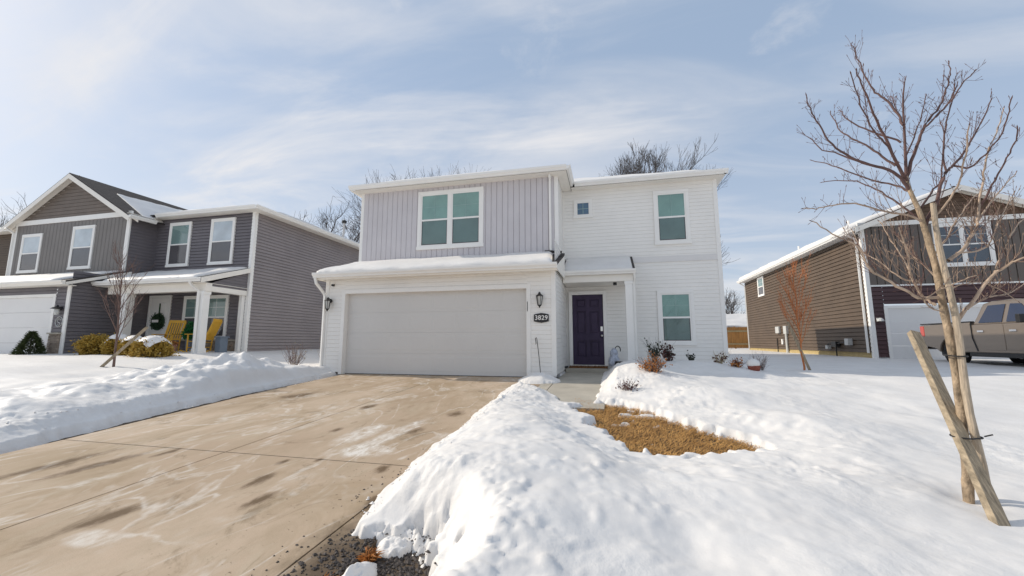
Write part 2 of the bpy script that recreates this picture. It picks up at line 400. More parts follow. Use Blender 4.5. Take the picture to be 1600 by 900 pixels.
# concrete driveway: stains, salt streaks and tyre marks with shapes of their own
def concrete_mat():
    m = bpy.data.materials.new("driveway_concrete"); m.use_nodes = True
    nt = m.node_tree; b = nt.nodes["Principled BSDF"]; b.inputs["Roughness"].default_value = 0.85; b.inputs["Specular IOR Level"].default_value = 0.3
    g = nt.nodes.new("ShaderNodeNewGeometry"); P = g.outputs["Position"]
    sp = nt.nodes.new("ShaderNodeSeparateXYZ"); nt.links.new(P, sp.inputs[0])
    def mth(op, a, b_=None, clamp=False):
        n = nt.nodes.new("ShaderNodeMath"); n.operation = op; n.use_clamp = clamp
        for i, v in enumerate((a, b_)):
            if v is None: continue
            if isinstance(v, (int, float)): n.inputs[i].default_value = v
            else: nt.links.new(v, n.inputs[i])
        return n.outputs[0]
    def noise(scale, stretch=(1, 1, 1), det=6, rough=0.6, dist=0.0, loc=(0, 0, 0), rot=0.0):
        mp = nt.nodes.new("ShaderNodeMapping"); mp.inputs["Scale"].default_value = stretch; mp.inputs["Location"].default_value = loc; mp.inputs["Rotation"].default_value = (0, 0, rot)
        nt.links.new(P, mp.inputs[0])
        n = nt.nodes.new("ShaderNodeTexNoise"); n.inputs["Scale"].default_value = scale; n.inputs["Detail"].default_value = det; n.inputs["Roughness"].default_value = rough; n.inputs["Distortion"].default_value = dist
        nt.links.new(mp.outputs[0], n.inputs["Vector"]); return n.outputs[0]
    def ramp(v, lo, hi):
        n = nt.nodes.new("ShaderNodeMapRange"); n.clamp = True; n.interpolation_type = "SMOOTHSTEP"; n.inputs[1].default_value = lo; n.inputs[2].default_value = hi
        nt.links.new(v, n.inputs[0]); return n.outputs[0]
    def mix(f, a, b_):
        n = nt.nodes.new("ShaderNodeMix"); n.data_type = "RGBA"
        nt.links.new(f, n.inputs[0])
        for i, v in ((6, a), (7, b_)):
            if isinstance(v, tuple): n.inputs[i].default_value = (*v, 1)
            else: nt.links.new(v, n.inputs[i])
        return n.outputs[2]
    wob = mth("ADD", mth("MULTIPLY", noise(2.2, (1, 1, 1), 6, 0.65, 0.5), 0.5), mth("MULTIPLY", noise(9.0, (1, 0.45, 1), 7, 0.75, 0.4), 0.5))
    def blob(x0, y0, sx, sy, k=0.0, soft=0.85, wobble=3.0):
        dx = mth("DIVIDE", mth("SUBTRACT", mth("SUBTRACT", sp.outputs[0], x0), mth("MULTIPLY", mth("SUBTRACT", sp.outputs[1], y0), k)), sx)
        dy = mth("DIVIDE", mth("SUBTRACT", sp.outputs[1], y0), sy)
        d = mth("SQRT", mth("ADD", mth("MULTIPLY", dx, dx), mth("MULTIPLY", dy, dy)))
        d = mth("ADD", d, mth("MULTIPLY", mth("SUBTRACT", wob, 0.5), wobble))
        return ramp(d, 1.0, 1.0 - soft)
    col = mix(ramp(noise(0.55, (1, 0.6, 1), 5, 0.55), 0.3, 0.7), (0.415, 0.305, 0.208), (0.545, 0.425, 0.312))
    col = mix(mth("MULTIPLY", ramp(noise(5.0, (1, 0.5, 1), 8, 0.7), 0.35, 0.75), 0.5), col, (0.36, 0.28, 0.185))
    # faint broom/tyre polish along the drive
    col = mix(mth("MULTIPLY", ramp(noise(2.2, (1, 0.35, 1), 7, 0.65, 1.2), 0.5, 0.75), 0.45), col, (0.53, 0.45, 0.335))
    col = mix(mth('MULTIPLY', ramp(noise(0.8, (1.2, 0.6, 1), 8, 0.68, 0.9, (11, 2, 0)), 0.45, 0.66), 0.65), col, (0.335, 0.245, 0.148))
    # dark grime in patches stretched along the drive
    dark = mth("MULTIPLY", ramp(noise(1.9, (1.2, 0.65, 1), 9, 0.74, 0.8, (4, 9, 0)), 0.55, 0.68), 0.72)
    col = mix(dark, col, (0.235, 0.172, 0.105))
    for (x, y, sx, sy, k) in ((-5.25, 2.95, 0.13, 0.75, 0.12), (-4.83, 3.05, 0.12, 0.55, 0.12), (-4.55, 3.5, 0.07, 0.22, 0.1), (-2.95, 3.05, 0.10, 0.28, 0.0), (-2.62, 2.75, 0.08, 0.3, 0.1),
                              (-2.35, 4.75, 0.13, 0.22, 0.0), (-2.2, 5.7, 0.15, 0.25, 0), (-3.35, 4.6, 0.09, 0.16, 0), (-3.45, 2.25, 0.10, 0.35, 0.15), (-3.75, 5.9, 0.12, 0.3, 0), (-1.72, 2.9, 0.12, 0.35, 0), (-2.05, 3.5, 0.08, 0.14, 0), (-5.6, 6.6, 0.3, 0.5, 0), (-3.1, 3.5, 0.06, 0.12, 0), (-2.8, 3.6, 0.05, 0.1, 0)):
        col = mix(mth("MULTIPLY", mth("MULTIPLY", blob(x, y, sx, sy, k), ramp(noise(14.0, (1, 0.4, 1), 6, 0.75), 0.15, 0.5)), 0.95), col, (0.135, 0.086, 0.045))
    # dried salt: wandering pale lines, and a wide pale sweep on the right panel
    ln = mth("ABSOLUTE", mth("SUBTRACT", noise(0.75, (1.3, 0.55, 1), 4, 0.5, 1.4, (2.3, 0.4, 0)), 0.5))
    salt = mth("MULTIPLY", ramp(ln, 0.03, 0.0), ramp(noise(1.6, (1, 1, 1), 4, 0.6, 0, (8, 1, 0)), 0.36, 0.56))
    ln2 = mth("ABSOLUTE", mth("SUBTRACT", noise(1.1, (1.5, 0.5, 1), 5, 0.55, 1.0, (7.3, 3.4, 0)), 0.48))
    salt = mth("ADD", salt, mth("MULTIPLY", mth("MULTIPLY", ramp(ln2, 0.03, 0.0), ramp(noise(1.2, (1, 1, 1), 4, 0.6, 0, (1, 6, 0)), 0.45, 0.65)), 0.8), True)
    rough_edge = ramp(noise(11.0, (1, 0.5, 1), 7, 0.7), 0.25, 0.7)
    salt = mth("MULTIPLY", mth("MULTIPLY", salt, rough_edge), 0.62)
    for (x, y, sx, sy, k) in ((-2.55, 4.55, 0.16, 1.0, 0.10), (-2.95, 4.5, 0.22, 0.55, 0.0), (-2.5, 3.95, 0.4, 0.22, 0.0), (-3.2, 2.05, 0.25, 0.12, 0)):
        salt = mth("ADD", salt, mth("MULTIPLY", mth("MULTIPLY", blob(x, y, sx, sy, k, 0.6, 1.6), rough_edge), 0.85), True)
    col = mix(salt, col, (0.72, 0.67, 0.60))
    # dark damp margin and specks beside the right-hand joint
    edge = mth("MULTIPLY", ramp(mth("ADD", sp.outputs[0], mth("MULTIPLY", wob, 0.5)), -1.62, -1.32), ramp(noise(7, (1, 0.6, 1), 7, 0.7), 0.3, 0.60))
    col = mix(mth("MULTIPLY", edge, 0.6), col, (0.17, 0.12, 0.07))
    mud = mth("MULTIPLY", ramp(mth("ADD", sp.outputs[0], mth("MULTIPLY", noise(6.0, (1, 0.6, 1), 7, 0.7), 0.55)), -1.62, -1.28), ramp(sp.outputs[1], 3.2, 2.3))
    col = mix(mth("MULTIPLY", mud, 0.88), col, (0.085, 0.058, 0.036))
    speck = mth("MULTIPLY", ramp(noise(26, (1, 1, 1), 2, 0.5), 0.68, 0.74), ramp(sp.outputs[0], -3.2, -1.7))
    col = mix(mth("MULTIPLY", speck, 0.8), col, (0.10, 0.065, 0.035))
    nt.links.new(col, b.inputs["Base Color"])
    bp = nt.nodes.new("ShaderNodeBump"); bp.inputs["Strength"].default_value = 0.35; bp.inputs["Distance"].default_value = 0.006
    nt.links.new(noise(70, (1, 1, 1), 5, 0.7), bp.inputs["Height"]); nt.links.new(bp.outputs[0], b.inputs["Normal"])
    return m
M["concrete"] = concrete_mat()

# ------------------------------------------------------------------ terrain
def ss(a, b, x):
    t = np.clip((x - a) / (b - a), 0, 1)
    return t * t * (3 - 2 * t)

def vnoise(x, y, seed=0):
    xi = np.floor(x).astype(np.int64); yi = np.floor(y).astype(np.int64)
    fx = x - xi; fy = y - yi
    def h(a, b):
        n = (a * 374761393 + b * 668265263 + seed * 982451653) & 0x7fffffff
        n = ((n ^ (n >> 13)) * 1274126177) & 0x7fffffff
        n = (n ^ (n >> 16)) & 0xffff
        return n / 65535.0 * 2 - 1
    u = fx * fx * fx * (fx * (fx * 6 - 15) + 10); v = fy * fy * fy * (fy * (fy * 6 - 15) + 10)
    a, b, c, d = h(xi, yi), h(xi + 1, yi), h(xi, yi + 1), h(xi + 1, yi + 1)
    return (a * (1 - u) + b * u) * (1 - v) + (c * (1 - u) + d * u) * v

def fbm(x, y, oct=4, seed=0, gain=0.5):
    s = 0; a = 1.0; t = 0
    for i in range(oct):
        s = s + a * vnoise(x * 2 ** i + 17.3 * i, y * 2 ** i - 9.1 * i, seed + i); t += a; a *= gain
    return s / t

def drive_z(y):
    return -0.054 * (9.4 - np.clip(y, -25, 9.4))

def ground_z(x, y):
    d = drive_z(y)
    wl_ = ss(-7.2, -14.0, x)
    left = 0.28 - 0.035 * np.clip(10 - y, -2, 30)
    z = d * (1 - wl_) + left * wl_
    dip = 0.075 * np.clip(x - 0.9, 0, 6) * ss(9.5, 5.0, y)
    z = z - dip
    z = z + 0.12 * ss(-0.1, 0.5, x) * ss(9.0, 10.8, y) * ss(4.0, 2.9, x)
    z = z + 0.04 * ss(11, 20, y) * (1 - wl_) + 0.04 * ss(15, 30, y)
    return z

DRIVE_POLY = [(-6.38, 2.2), (-6.52, 3.1), (-6.71, 3.8), (-6.83, 4.6), (-6.93, 5.6), (-7.01, 6.7), (-7.02, 7.8), (-6.99, 8.9), (-6.98, 9.5), (-6.9, 10.2),
              (-1.2, 10.2), (-1.2, 12.1), (-0.13, 12.1), (-0.15, 10.0), (-0.17, 8.2), (-0.22, 7.0), (-0.30, 6.5), (-0.75, 6.6), (-1.1, 7.5), (-1.6, 8.0), (-1.92, 8.2), (-1.92, 7.5), (-1.88, 6.5), (-1.86, 5.6),
              (-1.83, 5.0), (-1.80, 4.4), (-1.86, 4.1), (-1.80, 3.5), (-1.74, 3.0), (-1.60, 2.6), (-1.60, 2.45), (-1.30, 2.48), (-1.05, 2.40), (-0.90, 2.2), (-0.86, 1.9), (-1.2, 1.4), (-1.4, 0.5), (-1.5, -25), (-6.0, -25), (-6.2, 0)]
GRASS_POLY = [(-0.55, 7.0), (-0.30, 6.85), (0.05, 6.65), (0.42, 6.35), (0.95, 5.75), (1.45, 4.98), (1.36, 4.62), (1.1, 4.42), (0.84, 4.30), (0.52, 4.15), (0.22, 4.3), (0.0, 4.8), (-0.25, 5.5), (-0.5, 6.3)]

def sdf_poly(x, y, poly):
    d = np.full(x.shape, 1e9); inside = np.zeros(x.shape, bool)
    n = len(poly)
    for i in range(n):
        ax, ay = poly[i]; bx, by = poly[(i + 1) % n]
        ex, ey = bx - ax, by - ay
        t = np.clip(((x - ax) * ex + (y - ay) * ey) / (ex * ex + ey * ey), 0, 1)
        d = np.minimum(d, np.hypot(x - ax - ex * t, y - ay - ey * t))
        c = (ay > y) != (by > y)
        with np.errstate(divide="ignore", invalid="ignore"):
            xc = (bx - ax) * (y - ay) / (by - ay + 1e-12) + ax
        inside ^= c & (x < xc)
    return np.where(inside, -d, d)

def gauss(x, y, x0, y0, sx, sy):
    return np.exp(-0.5 * (((x - x0) / sx) ** 2 + ((y - y0) / sy) ** 2))

def interp(y, pts):
    return np.interp(y, [p[0] for p in pts], [p[1] for p in pts])

def snow_z(x, y):
    x = np.asarray(x, float); y = np.asarray(y, float)
    g = ground_z(x, y)
    near = ss(26, 14, np.hypot(x, y))
    sd1 = sdf_poly(x, y, DRIVE_POLY)
    sd2 = sdf_poly(x, y, GRASS_POLY)
    wob = 0.055 * fbm(x * 2.1, y * 2.1, 4, 3) + 0.03 * fbm(x * 9, y * 9, 2, 8)
    sd_raw = sd1 + 0.02
    sd1 = sd1 + wob + 0.02 + (0.17 * fbm(x * 6.0, y * 6.0, 4, 77) + 0.09 * fbm(x * 19, y * 19, 3, 78)) * gauss(x, y, -1.1, 2.2, 0.5, 0.45)
    sd2 = sd2 + wob * 2.4 + 0.20 * fbm(x * 2.6 + 5, y * 4.6, 4, 12, 0.62)
    # islands of snow left on the grass
    isl = fbm(x * 2.4 + 3, y * 5.2 + 1, 4, 21)
    sd2 = np.where(sd2 < 0, np.maximum(sd2, np.minimum((isl - 0.62) * 0.5, 0.02)), sd2)
    # depth of the cover
    D = 0.11 + 0.035 * fbm(x * 0.7, y * 0.7, 4, 30)
    # berm along the left edge of the drive
    e = -6.85 - x
    A = interp(y, [(-5, 0.16), (2, 0.16), (3.4, 0.17), (4.2, 0.19), (5.2, 0.17), (6.0, 0.28), (6.8, 0.42), (7.4, 0.44), (8.0, 0.30), (8.6, 0.14), (9.3, 0.02), (11, 0.0)])
    prof = ss(-0.1, 0.95, e) * ss(3.6, 1.1, e)
    rough = fbm(x * 1.5, y * 1.5, 5, 40, 0.58)
    D = D + A * prof * (1.0 + 0.55 * rough)
    D = D + np.where(e > 0, 0.10 * prof * ss(0, 0.3, A) * fbm(x * 3.2, y * 3.2, 4, 44), 0)
    # ridge thrown up on the right of the drive
    e2 = x + 1.75
    A2 = interp(y, [(-5, 0.15), (1, 0.15), (2.0, 0.16), (3.0, 0.20), (4.0, 0.18), (5.0, 0.13), (6.0, 0.08), (7.0, 0.035), (7.6, 0.01), (8.6, 0.0)])
    wr2 = 2.2 - 1.35 * ss(3.8, 6.0, y)
    prof2 = ss(-0.1, 0.65, e2) * ss(0.0, 1.0, (wr2 - e2) / 1.3)
    D = D + A2 * prof2 * (1.0 + 0.25 * fbm(x * 1.3, y * 1.3, 4, 50))
    # spill in front of the pier beside the garage door
    sp = gauss(x, y, -1.52, 8.95, 0.30, 0.24)
    # heaped beds along the front wall
    D = D + 0.20 * gauss(x, y, 0.45, 8.9, 0.45, 0.9) + 0.16 * gauss(x, y, 1.9, 9.9, 0.9, 0.55) + 0.10 * gauss(x, y, 1.2, 8.1, 0.9, 0.6)
    D = D + 0.10 * gauss(x, y, 1.7, 6.9, 0.5, 0.3) + 0.10 * gauss(x, y, 2.3, 5.6, 0.6, 0.35) + 0.05 * gauss(x, y, 2.9, 8.3, 0.5, 0.2)
    # lumps, footprints
    lump = fbm(x * 1.1, y * 1.1, 5, 60, 0.55)
    D = D + near * 0.045 * lump * ss(0.0, 0.5, np.minimum(sd1, sd2)) + near * 0.03 * np.abs(fbm(x * 2.3, y * 2.3, 4, 61)) * ss(3.6, 0.3, sd1)
    crumb = np.clip(fbm(x * 7, y * 7, 3, 63) - 0.18, 0, 1)
    D = D + near * 0.055 * crumb * ss(2.2, 0.5, sd1) * ss(0.3, 1.2, sd2) * (0.4 + 0.6 * ss(-0.1, 0.3, fbm(x * 0.9, y * 0.9, 2, 64)))
    # broken, granular crust on the shovelled faces, in patches elsewhere
    crust = np.clip(ss(0.75, 0.1, sd1) * 0.9 + 0.45 * ss(0.15, 0.4, fbm(x * 1.0 + 4, y * 1.0, 3, 91)), 0, 1) * near
    gr1 = np.abs(fbm(x * 13, y * 13, 3, 92, 0.6)); gr2 = fbm(x * 27, y * 27, 2, 95)
    D = D + crust * (0.026 * gr1 + 0.020 * gr2 + 0.010 * np.abs(fbm(x * 36, y * 36, 2, 97))) * ss(9.5, 4.0, np.hypot(x, y) * 0.6)
    for (fx, fy, r) in FOOT:
        D = D - 0.032 * np.exp(-0.5 * (((x - fx) / r) ** 2 + ((y - fy) / (r * 1.6)) ** 2))
    tb = ss(0.0, 0.14, sd1); s1 = ss(0.0, 0.34, sd1 * (1 - tb) + np.maximum(sd_raw, 0.02) * tb); s2 = 0.22 * ss(-0.01, 0.10, sd2) + 0.78 * ss(0.05, 0.95, sd2)
    lip = 0.055 * ss(0.0, 0.05, sd1)           # broken vertical lip where the shovel cut
    sd = np.minimum(sd1, sd2)
    z = g + np.where(sd > 0, np.maximum(D, 0.03) * s1 * s2 + lip * ss(0, 0.08, sd2), -0.09 * ss(0.0, 0.06, -sd))
    z = np.maximum(z, g - 0.09 + 0.24 * sp * (1 + 0.5 * rough) + np.where(sp > 0.3, 0.05, 0))
    z = z - 0.07 * gauss(x, y, 2.5, 3.3, 0.8, 0.7)
    # tree well
    z = z - 0.05 * gauss(x, y, 2.58, 3.9, 0.10, 0.10)
    return z

frng = random.Random(5)
FOOT = [(frng.uniform(-11.5, -8.2), frng.uniform(4.0, 8.5), frng.uniform(0.08, 0.13)) for _ in range(26)] + \
       [(frng.uniform(-0.9, 0.6), frng.uniform(2.3, 6.0), frng.uniform(0.07, 0.11)) for _ in range(3)]

def SZ(x, y): return float(snow_z(np.array([float(x)]), np.array([float(y)]))[0])

def axis(fine0, fine1, step, lo, hi, grow=1.16, s0=None):
    a = list(np.arange(fine0, fine1 + 1e-6, step))
    s = s0 or step; v = a[-1]; up = []
    while v < hi: s *= grow; v += s; up.append(v)
    s = s0 or step; v = a[0]; dn = []
    while v > lo: s *= grow; v -= s; dn.append(v)
    return np.array(dn[::-1] + a + up)

def grid_obj(name, xs, ys, zf, material, smooth=True):
    X, Y = np.meshgrid(xs, ys); Z = zf(X, Y)
    nx, ny = len(xs), len(ys)
    V = np.stack([X.ravel(), Y.ravel(), Z.ravel()], 1).astype(np.float32)
    i = np.arange(ny - 1)[:, None] * nx + np.arange(nx - 1)[None, :]
    F = np.stack([i, i + 1, i + nx + 1, i + nx], -1).reshape(-1, 4)
    me = bpy.data.meshes.new(name)
    me.vertices.add(len(V)); me.vertices.foreach_set("co", V.ravel())
    me.loops.add(F.size); me.loops.foreach_set("vertex_index", F.ravel().astype(np.int32))
    me.polygons.add(len(F)); me.polygons.foreach_set("loop_start", np.arange(0, F.size, 4, dtype=np.int32))
    me.polygons.foreach_set("loop_total", np.full(len(F), 4, np.int32))
    me.polygons.foreach_set("use_smooth", np.full(len(F), smooth))
    me.materials.append(material); me.update(calc_edges=True)
    o = bpy.data.objects.new(name, me); COL.objects.link(o)
    return o

# y axis: finest close to the camera
ys_f = [1.2]
while ys_f[-1] < 13.0: ys_f.append(ys_f[-1] + 0.012 + 0.0042 * (ys_f[-1] - 1.2))
ys = ys_f[:]
s = 0.06
while ys[-1] < 900: s *= 1.17; ys.append(ys[-1] + s)
lo = []; v = ys_f[0]; s = 0.03
while v > -60: s *= 1.25; v -= s; lo.append(v)
ys = np.array(lo[::-1] + ys)
xs_f = np.concatenate([np.arange(-9.6, -7.2, 0.04), np.arange(-7.2, -6.2, 0.024), np.arange(-6.2, -2.2, 0.08), np.arange(-2.2, 1.7, 0.016), np.arange(1.7, 4.2, 0.036)])
xs_o = axis(-9.6, 4.2, 0.5, -700, 700, 1.12, 0.04)
xs = np.concatenate([xs_o[xs_o < -9.6 - 1e-6], xs_f, xs_o[xs_o > 4.2 - 0.3 + 1e-6][1:]])
xs = np.unique(np.round(xs, 4))
snow = grid_obj("snow_ground", xs, ys, snow_z, M["snow"])
tag(snow, kind="structure")
# ground under the snow, seen where it is bare
gr = grid_obj("ground", np.arange(-16, 9, 0.25), np.arange(-6, 12.5, 0.25), lambda X, Y: ground_z(X, Y) - 0.035 - 0.03 * (sdf_poly(X, Y, [(-6.9, -9), (-6.9, 9.4), (-1.8, 9.4), (-1.8, -9)]) < 0), M["soil"])
tag(gr, kind="structure")

# driveway: slabs with open joints (the joint gap shows the bed below)
mb = MB()
J = 0.007
LEFT = lambda y: float(np.interp(y, [-26, 2.2, 3.62, 6.7, 9.4], [-5.75, -6.01, -6.30, -6.69, -6.75]))
for (x0, x1) in ((None, -3.95), (-3.95, -1.75), (-1.75, -1.42)):
    for (y0, y1) in ((-26, -1.6), (-1.6, 3.62), (3.62, 6.7), (6.7, 9.4)) if x0 is None else (((-26, -1.6), (-1.6, 3.62), (3.62, 9.40)) if x1 > -1.5 else ((-26, -1.6), (-1.6, 3.62), (3.62, 9.40))):
        jn = 0.0 if y0 == 6.7 else J; jx = 0.0 if (x0 is None and y1 == 6.7) else J
        a1, b0, b1 = x1 - J, y0 + jn, y1 - jx
        a0 = LEFT(b0) if x0 is None else x0 + J; c0 = LEFT(b1) if x0 is None else x0 + J
        z0, z1 = float(drive_z(b0)), float(drive_z(b1))
        mb.prism([(a0, b0, z0 - 0.1), (a1, b0, z0 - 0.1), (a1, b1, z1 - 0.1), (c0, b1, z1 - 0.1)], [(a0, b0, z0), (a1, b0, z0), (a1, b1, z1), (c0, b1, z1)])
mb.prism([(-6.78, 9.40, -0.1), (-1.95, 9.40, -0.1), (-1.95, 9.58, -0.1), (-6.78, 9.58, -0.1)], [(-6.78, 9.40, 0.0), (-1.95, 9.40, 0.0), (-1.95, 9.58, 0.012), (-6.78, 9.58, 0.012)])
tag(mb.build("driveway", M["concrete"]), kind="structure")
mb = MB()
for (y0, y1) in ((6.35, 8.2), (8.2, 9.85), (9.85, 11.25)):
    z0, z1 = float(drive_z(y0)) + 0.01, float(drive_z(y1)) + 0.01
    mb.prism([(-1.17, y0 + J, z0 - 0.1), (-0.10, y0 + J, z0 - 0.1), (-0.10, y1 - J, z1 - 0.1), (-1.17, y1 - J, z1 - 0.1)], [(-1.17, y0 + J, z0), (-0.10, y0 + J, z0), (-0.10, y1 - J, z1), (-1.17, y1 - J, z1)])
z0, z1 = float(drive_z(7.6)) + 0.01, float(drive_z(8.9)) + 0.01
mb.prism([(-1.90, 7.6, z0 - 0.1), (-1.185, 7.6, z0 - 0.1), (-1.185, 8.9, z1 - 0.1), (-1.42, 8.9, z1 - 0.1)], [(-1.41, 7.6, z0), (-1.185, 7.6, z0), (-1.185, 8.9, z1), (-1.41, 8.9, z1)])
tag(mb.build("front_path", M["conc_pale"]), kind="structure")

# ------------------------------------------------------------------ building kit
class Fr:
    """wall frame: a along the wall, b up, c out of the wall"""
    def __init__(s, o, u, n): s.o, s.u, s.n = o, u, n
    def __call__(s, a, b, c): return (s.o[0] + s.u[0] * a + s.n[0] * c, s.o[1] + s.u[1] * a + s.n[1] * c, b)
FRONT = lambda y: Fr((0, y), (1, 0), (0, -1))
EAST = lambda x: Fr((x, 0), (0, 1), (1, 0))
WEST = lambda x: Fr((x, 0), (0, 1), (-1, 0))

def lap(mb, P, z0, z1, aL, aR, expo=0.11, t=0.014):
    fL = aL if callable(aL) else (lambda z: aL); fR = aR if callable(aR) else (lambda z: aR)
    z = z0
    while z < z1 - 1e-4:
        zt = min(z + expo, z1)
        if fR(z) - fL(z) < 0.02: break
        g = min(0.10 * expo, 0.4 * (zt - z)); zg = zt - g
        mb.face(P(fL(z), z, t), P(fR(z), z, t), P(fR(zg), zg, 0.003), P(fL(zg), zg, 0.003))
        mb.face(P(fL(zg), zg, 0.003), P(fR(zg), zg, 0.003), P(fR(zt), zt, -t * 0.6), P(fL(zt), zt, -t * 0.6))
        mb.face(P(fL(z), z, -t * 0.6), P(fR(z), z, -t * 0.6), P(fR(z), z, t), P(fL(z), z, t))
        z = zt

def batten(mb, P, a0, a1, z0, z1, board=0.165, gap=0.02, t=0.014):
    a = a0
    while a < a1 - 1e-4:
        b = min(a + board - gap, a1); c = min(a + board, a1)
        mb.face(P(a, z0, t), P(b, z0, t), P(b, z1, t), P(a, z1, t))
        if c > b:
            mb.face(P(b, z0, t), P(c, z0, 0.0), P(c, z1, 0.0), P(b, z1, t))
            if c < a1: mb.face(P(c, z0, 0.0), P(c, z0, t), P(c, z1, t), P(c, z1, 0.0))
        a = c

def wbox(mb, P, a0, a1, b0, b1, c0, c1): mb.box(a0, a1, b0, b1, c0, c1, P)

def window(parent, P, a0, a1, b0, b1, lights=1, case=0.09, up="blind_teal", low="screen_teal", single=False, bars=(2, 2), glass="glass", depth=0.045, c0=0.0):
    """outer size a0..a1 x b0..b1; window > sash, pane, blind"""
    P0 = P
    P = lambda a, b, c: P0(a, b, c + (c0 if c > 0 else 0))
    P.flip = P0.u[1] * P0.n[0] - P0.u[0] * P0.n[1] < 0     # keep the pane facing out
    mb = MB()
    wbox(mb, P, a0, a1, b1 - case, b1, 0.0, depth)
    wbox(mb, P, a0 - 0.015, a1 + 0.015, b0, b0 + case, 0.0, depth + 0.006)
    wbox(mb, P, a0, a0 + case, b0 + case, b1 - case, 0.0, depth - 0.002)
    wbox(mb, P, a1 - case, a1, b0 + case, b1 - case, 0.0, depth - 0.002)
    w = mb.build("window", M["trim"], parent, bevel=0.004)
    sa, pa, bu, bl, gr_, sc_ = MB(), MB(), MB(), MB(), MB(), MB()
    i0, i1, j0, j1 = a0 + case, a1 - case, b0 + case, b1 - case
    lw = (i1 - i0) / lights
    for k in range(lights):
        l0, l1 = i0 + k * lw, i0 + (k + 1) * lw
        if k > 0: wbox(sa, P, l0 - 0.045, l0 + 0.045, j0, j1, 0.004, depth - 0.006); l0 += 0.046
        if k < lights - 1: l1 -= 0.046
        s = 0.038
        jm = (j0 + j1) / 2
        wbox(sa, P, l0, l1, j1 - s, j1, 0.004, 0.034); wbox(sa, P, l0, l1, j0, j0 + s, 0.004, 0.036)
        wbox(sa, P, l0, l0 + s, j0 + s, j1 - s, 0.004, 0.033); wbox(sa, P, l1 - s, l1, j0 + s, j1 - s, 0.004, 0.033)
        if not single: wbox(sa, P, l0 + s, l1 - s, jm - 0.025, jm + 0.025, 0.004, 0.035)
        q_ = [P(l0, j0, 0.027), P(l1, j0, 0.027), P(l1, j1, 0.027), P(l0, j1, 0.027)]
        if P.flip: q_ = q_[::-1]
        pa.face(*q_)
        m_ = jm if not single else j0
        bu.face(P(l0, m_, 0.017), P(l1, m_, 0.017), P(l1, j1, 0.017), P(l0, j1, 0.017))
        if not single: bl.face(P(l0, j0, 0.017), P(l1, j0, 0.017), P(l1, jm, 0.017), P(l0, jm, 0.017))
        if not single:      # insect-screen frame on the lower sash
            for q_ in ((l0 + s, l1 - s, j0 + s, j0 + s + 0.022), (l0 + s, l0 + s + 0.016, j0 + s + 0.022, jm - 0.025), (l1 - s - 0.016, l1 - s, j0 + s + 0.022, jm - 0.025)):
                wbox(sc_, P, *q_, 0.0275, 0.031)
        if bars:
            for q in range(1, bars[0]):
                x = l0 + s + (l1 - l0 - 2 * s) * q / bars[0]
                wbox(gr_, P, x - 0.006, x + 0.006, (jm + 0.025 if not single else j0 + s), j1 - s, 0.019, 0.0255)
            for q in range(1, bars[1]):
                zb = (jm if not single else j0); z = zb + (j1 - zb) * q / bars[1]
                wbox(gr_, P, l0 + s, l1 - s, z - 0.006, z + 0.006, 0.0195, 0.025)
    sa.build("sash", M["trim"], w)
    if sc_.v: sc_.build("screen_frame", M["screen_dark"], w)
    if gr_.v: gr_.build("grille", M["grille"] if glass == "glass" else M["trim"], w)
    pa.build("pane", M[glass], w)
    bu.build("blind", M[up], w)
    if not single: bl.build("blind", M[low], w)
    return w

def gutter(mb, p0, p1, n, h=0.125, d=0.115):
    """K-profile gutter along p0-p1 at height of its top; n = outward 2d"""
    prof = [(0, 0), (0, -h), (d * 0.55, -h), (d * 0.62, -h * 0.75), (d * 0.95, -h * 0.42), (d, -h * 0.12), (d, 0), (d - 0.012, 0), (d - 0.014, -0.03), (0.01, -0.03)]
    a = [(p0[0] + n[0] * c, p0[1] + n[1] * c, p0[2] + z) for c, z in prof]
    b = [(p1[0] + n[0] * c, p1[1] + n[1] * c, p1[2] + z) for c, z in prof]
    if (Vector((p1[0] - p0[0], p1[1] - p0[1], 0)).cross(Vector((n[0], n[1], 0)))).z > 0: mb.prism(b, a)
    else: mb.prism(a, b)

def downspout(mb, pts, w=0.065):
    mb.tube(pts, w * 0.62, 4)

def roof_quad(mb, pts, t=0.05):
    """planar roof face given counter-clockwise from above, with thickness downwards"""
    mb.prism([(p[0], p[1], p[2] - t) for p in pts], pts)

